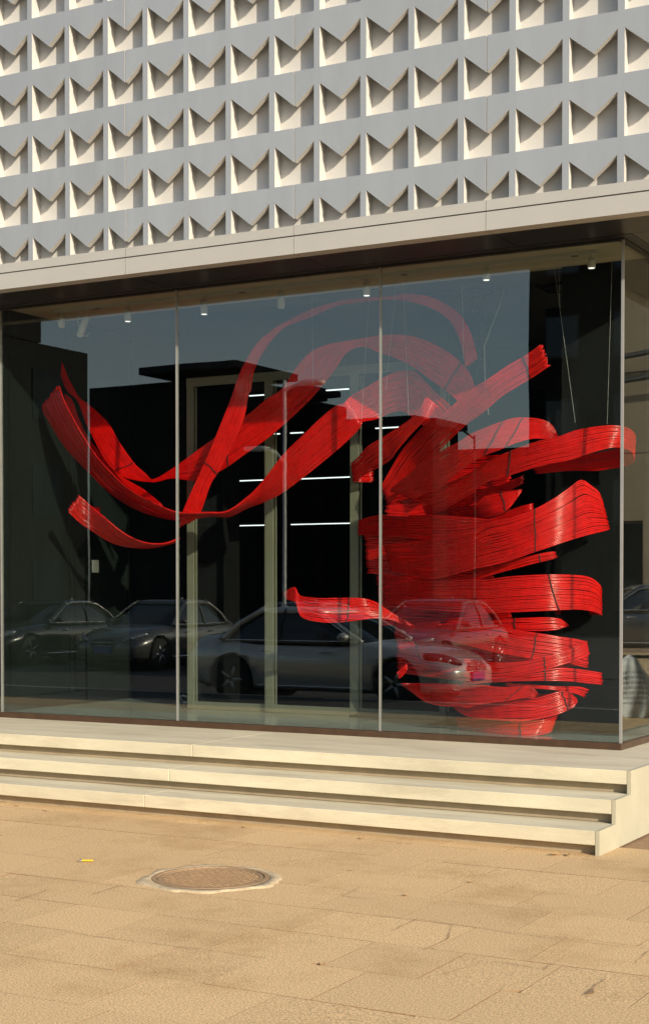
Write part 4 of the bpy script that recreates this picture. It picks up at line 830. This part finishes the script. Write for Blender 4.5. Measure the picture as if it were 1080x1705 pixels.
# neighbour beyond the alley, in the sun
nb = empty('neighbour_building', (12, 34, 0)); tag(nb, 'sunlit brown concrete building reflected in the side glass beyond the corner', 'building')
mb = MB(); mb.box(2, 26, 34, 46, 3.6, 13); part(mb, 'wall', M['sunwall'], nb)
mb = MB(); mb.box(2, 26, 36.5, 46, -.1, 3.599); part(mb, 'ground_floor_wall', M['dark_wood'], nb)
for i in range(7):
    mb = MB(); mb.box(2 + i * 3.9, 2.6 + i * 3.9, 34.0, 34.6, -.1, 3.598); part(mb, 'column', M['sunwall'], nb)
mb = MB(); mb.box(1.8, 26.2, 33.7, 46.2, 13.002, 13.3); part(mb, 'roof', M['roofd'], nb)
mb = MB()
for i in range(5): mb.box(2 + i * 6 - .012, 2 + i * 6 + .012, 33.985, 33.999, 3.7, 12.9)
for k in range(3): mb.box(2.1, 25.9, 33.985, 33.999, 5.6 + 2.4 * k, 5.62 + 2.4 * k)
part(mb, 'panel_joint', M['roofd'], nb)
for dz, lab in ((0, 'upper sagging black cable crossing the sunlit neighbour wall'), (-.95, 'lower sagging black cable crossing the sunlit neighbour wall')):
    mb = MB(); pts = []
    for i in range(25):
        u = i / 24; pts.append((2 + 22 * u, 33.4, 10.9 + dz - 4 * 2.6 * u * (1 - u) * (1 + .1 * dz)))
    mb.tube(pts, .085, 8); tag(mb.build('overhead_cable', M['black'], None, True), lab, 'cable')
sk = empty('woven_sack', (2.40, 7.95, 0), R(20)); tag(sk, 'crumpled white woven sack on the paving, mirrored in the side glass at right edge', 'sack')
rs = random.Random(21); n = 40
fold = [(rs.randint(3, 9), rs.uniform(0, 6), rs.uniform(-8, 8), rs.uniform(.03, .08)) for _ in range(7)]
def sack_pt(u, t, off=0.0):
    r0 = .205 * (.80 + .5 * math.sin(math.pi * min(1, u * .85 + .12)) - .30 * u ** 3)
    k = 1 + sum(a * math.sin(q * t + ph + sl * u) for q, ph, sl, a in fold)
    return (r0 * k * math.cos(t) * (1 + off) + .05 * u, .8 * r0 * k * math.sin(t) * (1 + off) + .03 * math.sin(5 * u), .72 * u + .03 * u * math.sin(2 * t))
mb = MB(); mb.rings([[sack_pt(i / 22, 2*math.pi*j/n) for j in range(n)] for i in range(23)]); mb.build('body', M['sack'], sk, True)
mb = MB(); mb.ell((.06, 0, .72), .06, .05, .06); mb.build('tied_neck', M['sack'], sk, True)
mb = MB()
for row in range(7):
    u = .74 - row * .085; t = 3.4
    while t < 5.6:
        dt = rs.uniform(.08, .22); q = [sack_pt(u, t, .012), sack_pt(u, t + dt, .012), sack_pt(u + .045, t + dt, .012), sack_pt(u + .045, t, .012)]
        mb.poly(q); t += dt + .07
mb.build('faded_print', M['ink'], sk)

# ------------------------------------------------------------------ camera
cam = bpy.data.cameras.new('camera'); co = bpy.data.objects.new('camera', cam); COL.objects.link(co)
co.location = (3.4515, -10.6068, 1.62); co.rotation_euler = (R(90 - 1.45103), 0, R(29.09255))
cam.sensor_fit = 'VERTICAL'; cam.sensor_height = 36.0; cam.lens = 2554.683 / 1705 * 36.0
cam.shift_y = (1041.927 - 852.5) / 1705; cam.shift_x = (540 - 535.093) / 1705
cam.clip_start = .05; cam.clip_end = 2000
scene.camera = co
scene.view_settings.view_transform = 'Standard'; scene.view_settings.look = 'None'; scene.view_settings.exposure = 0.64; scene.view_settings.gamma = 1.0
try:
    scene.cycles.use_denoising = True; scene.cycles.transparent_max_bounces = 24; scene.cycles.max_bounces = 9; scene.cycles.caustics_reflective = False; scene.cycles.caustics_refractive = False
    scene.cycles.sample_clamp_indirect = 8.0
except Exception: pass
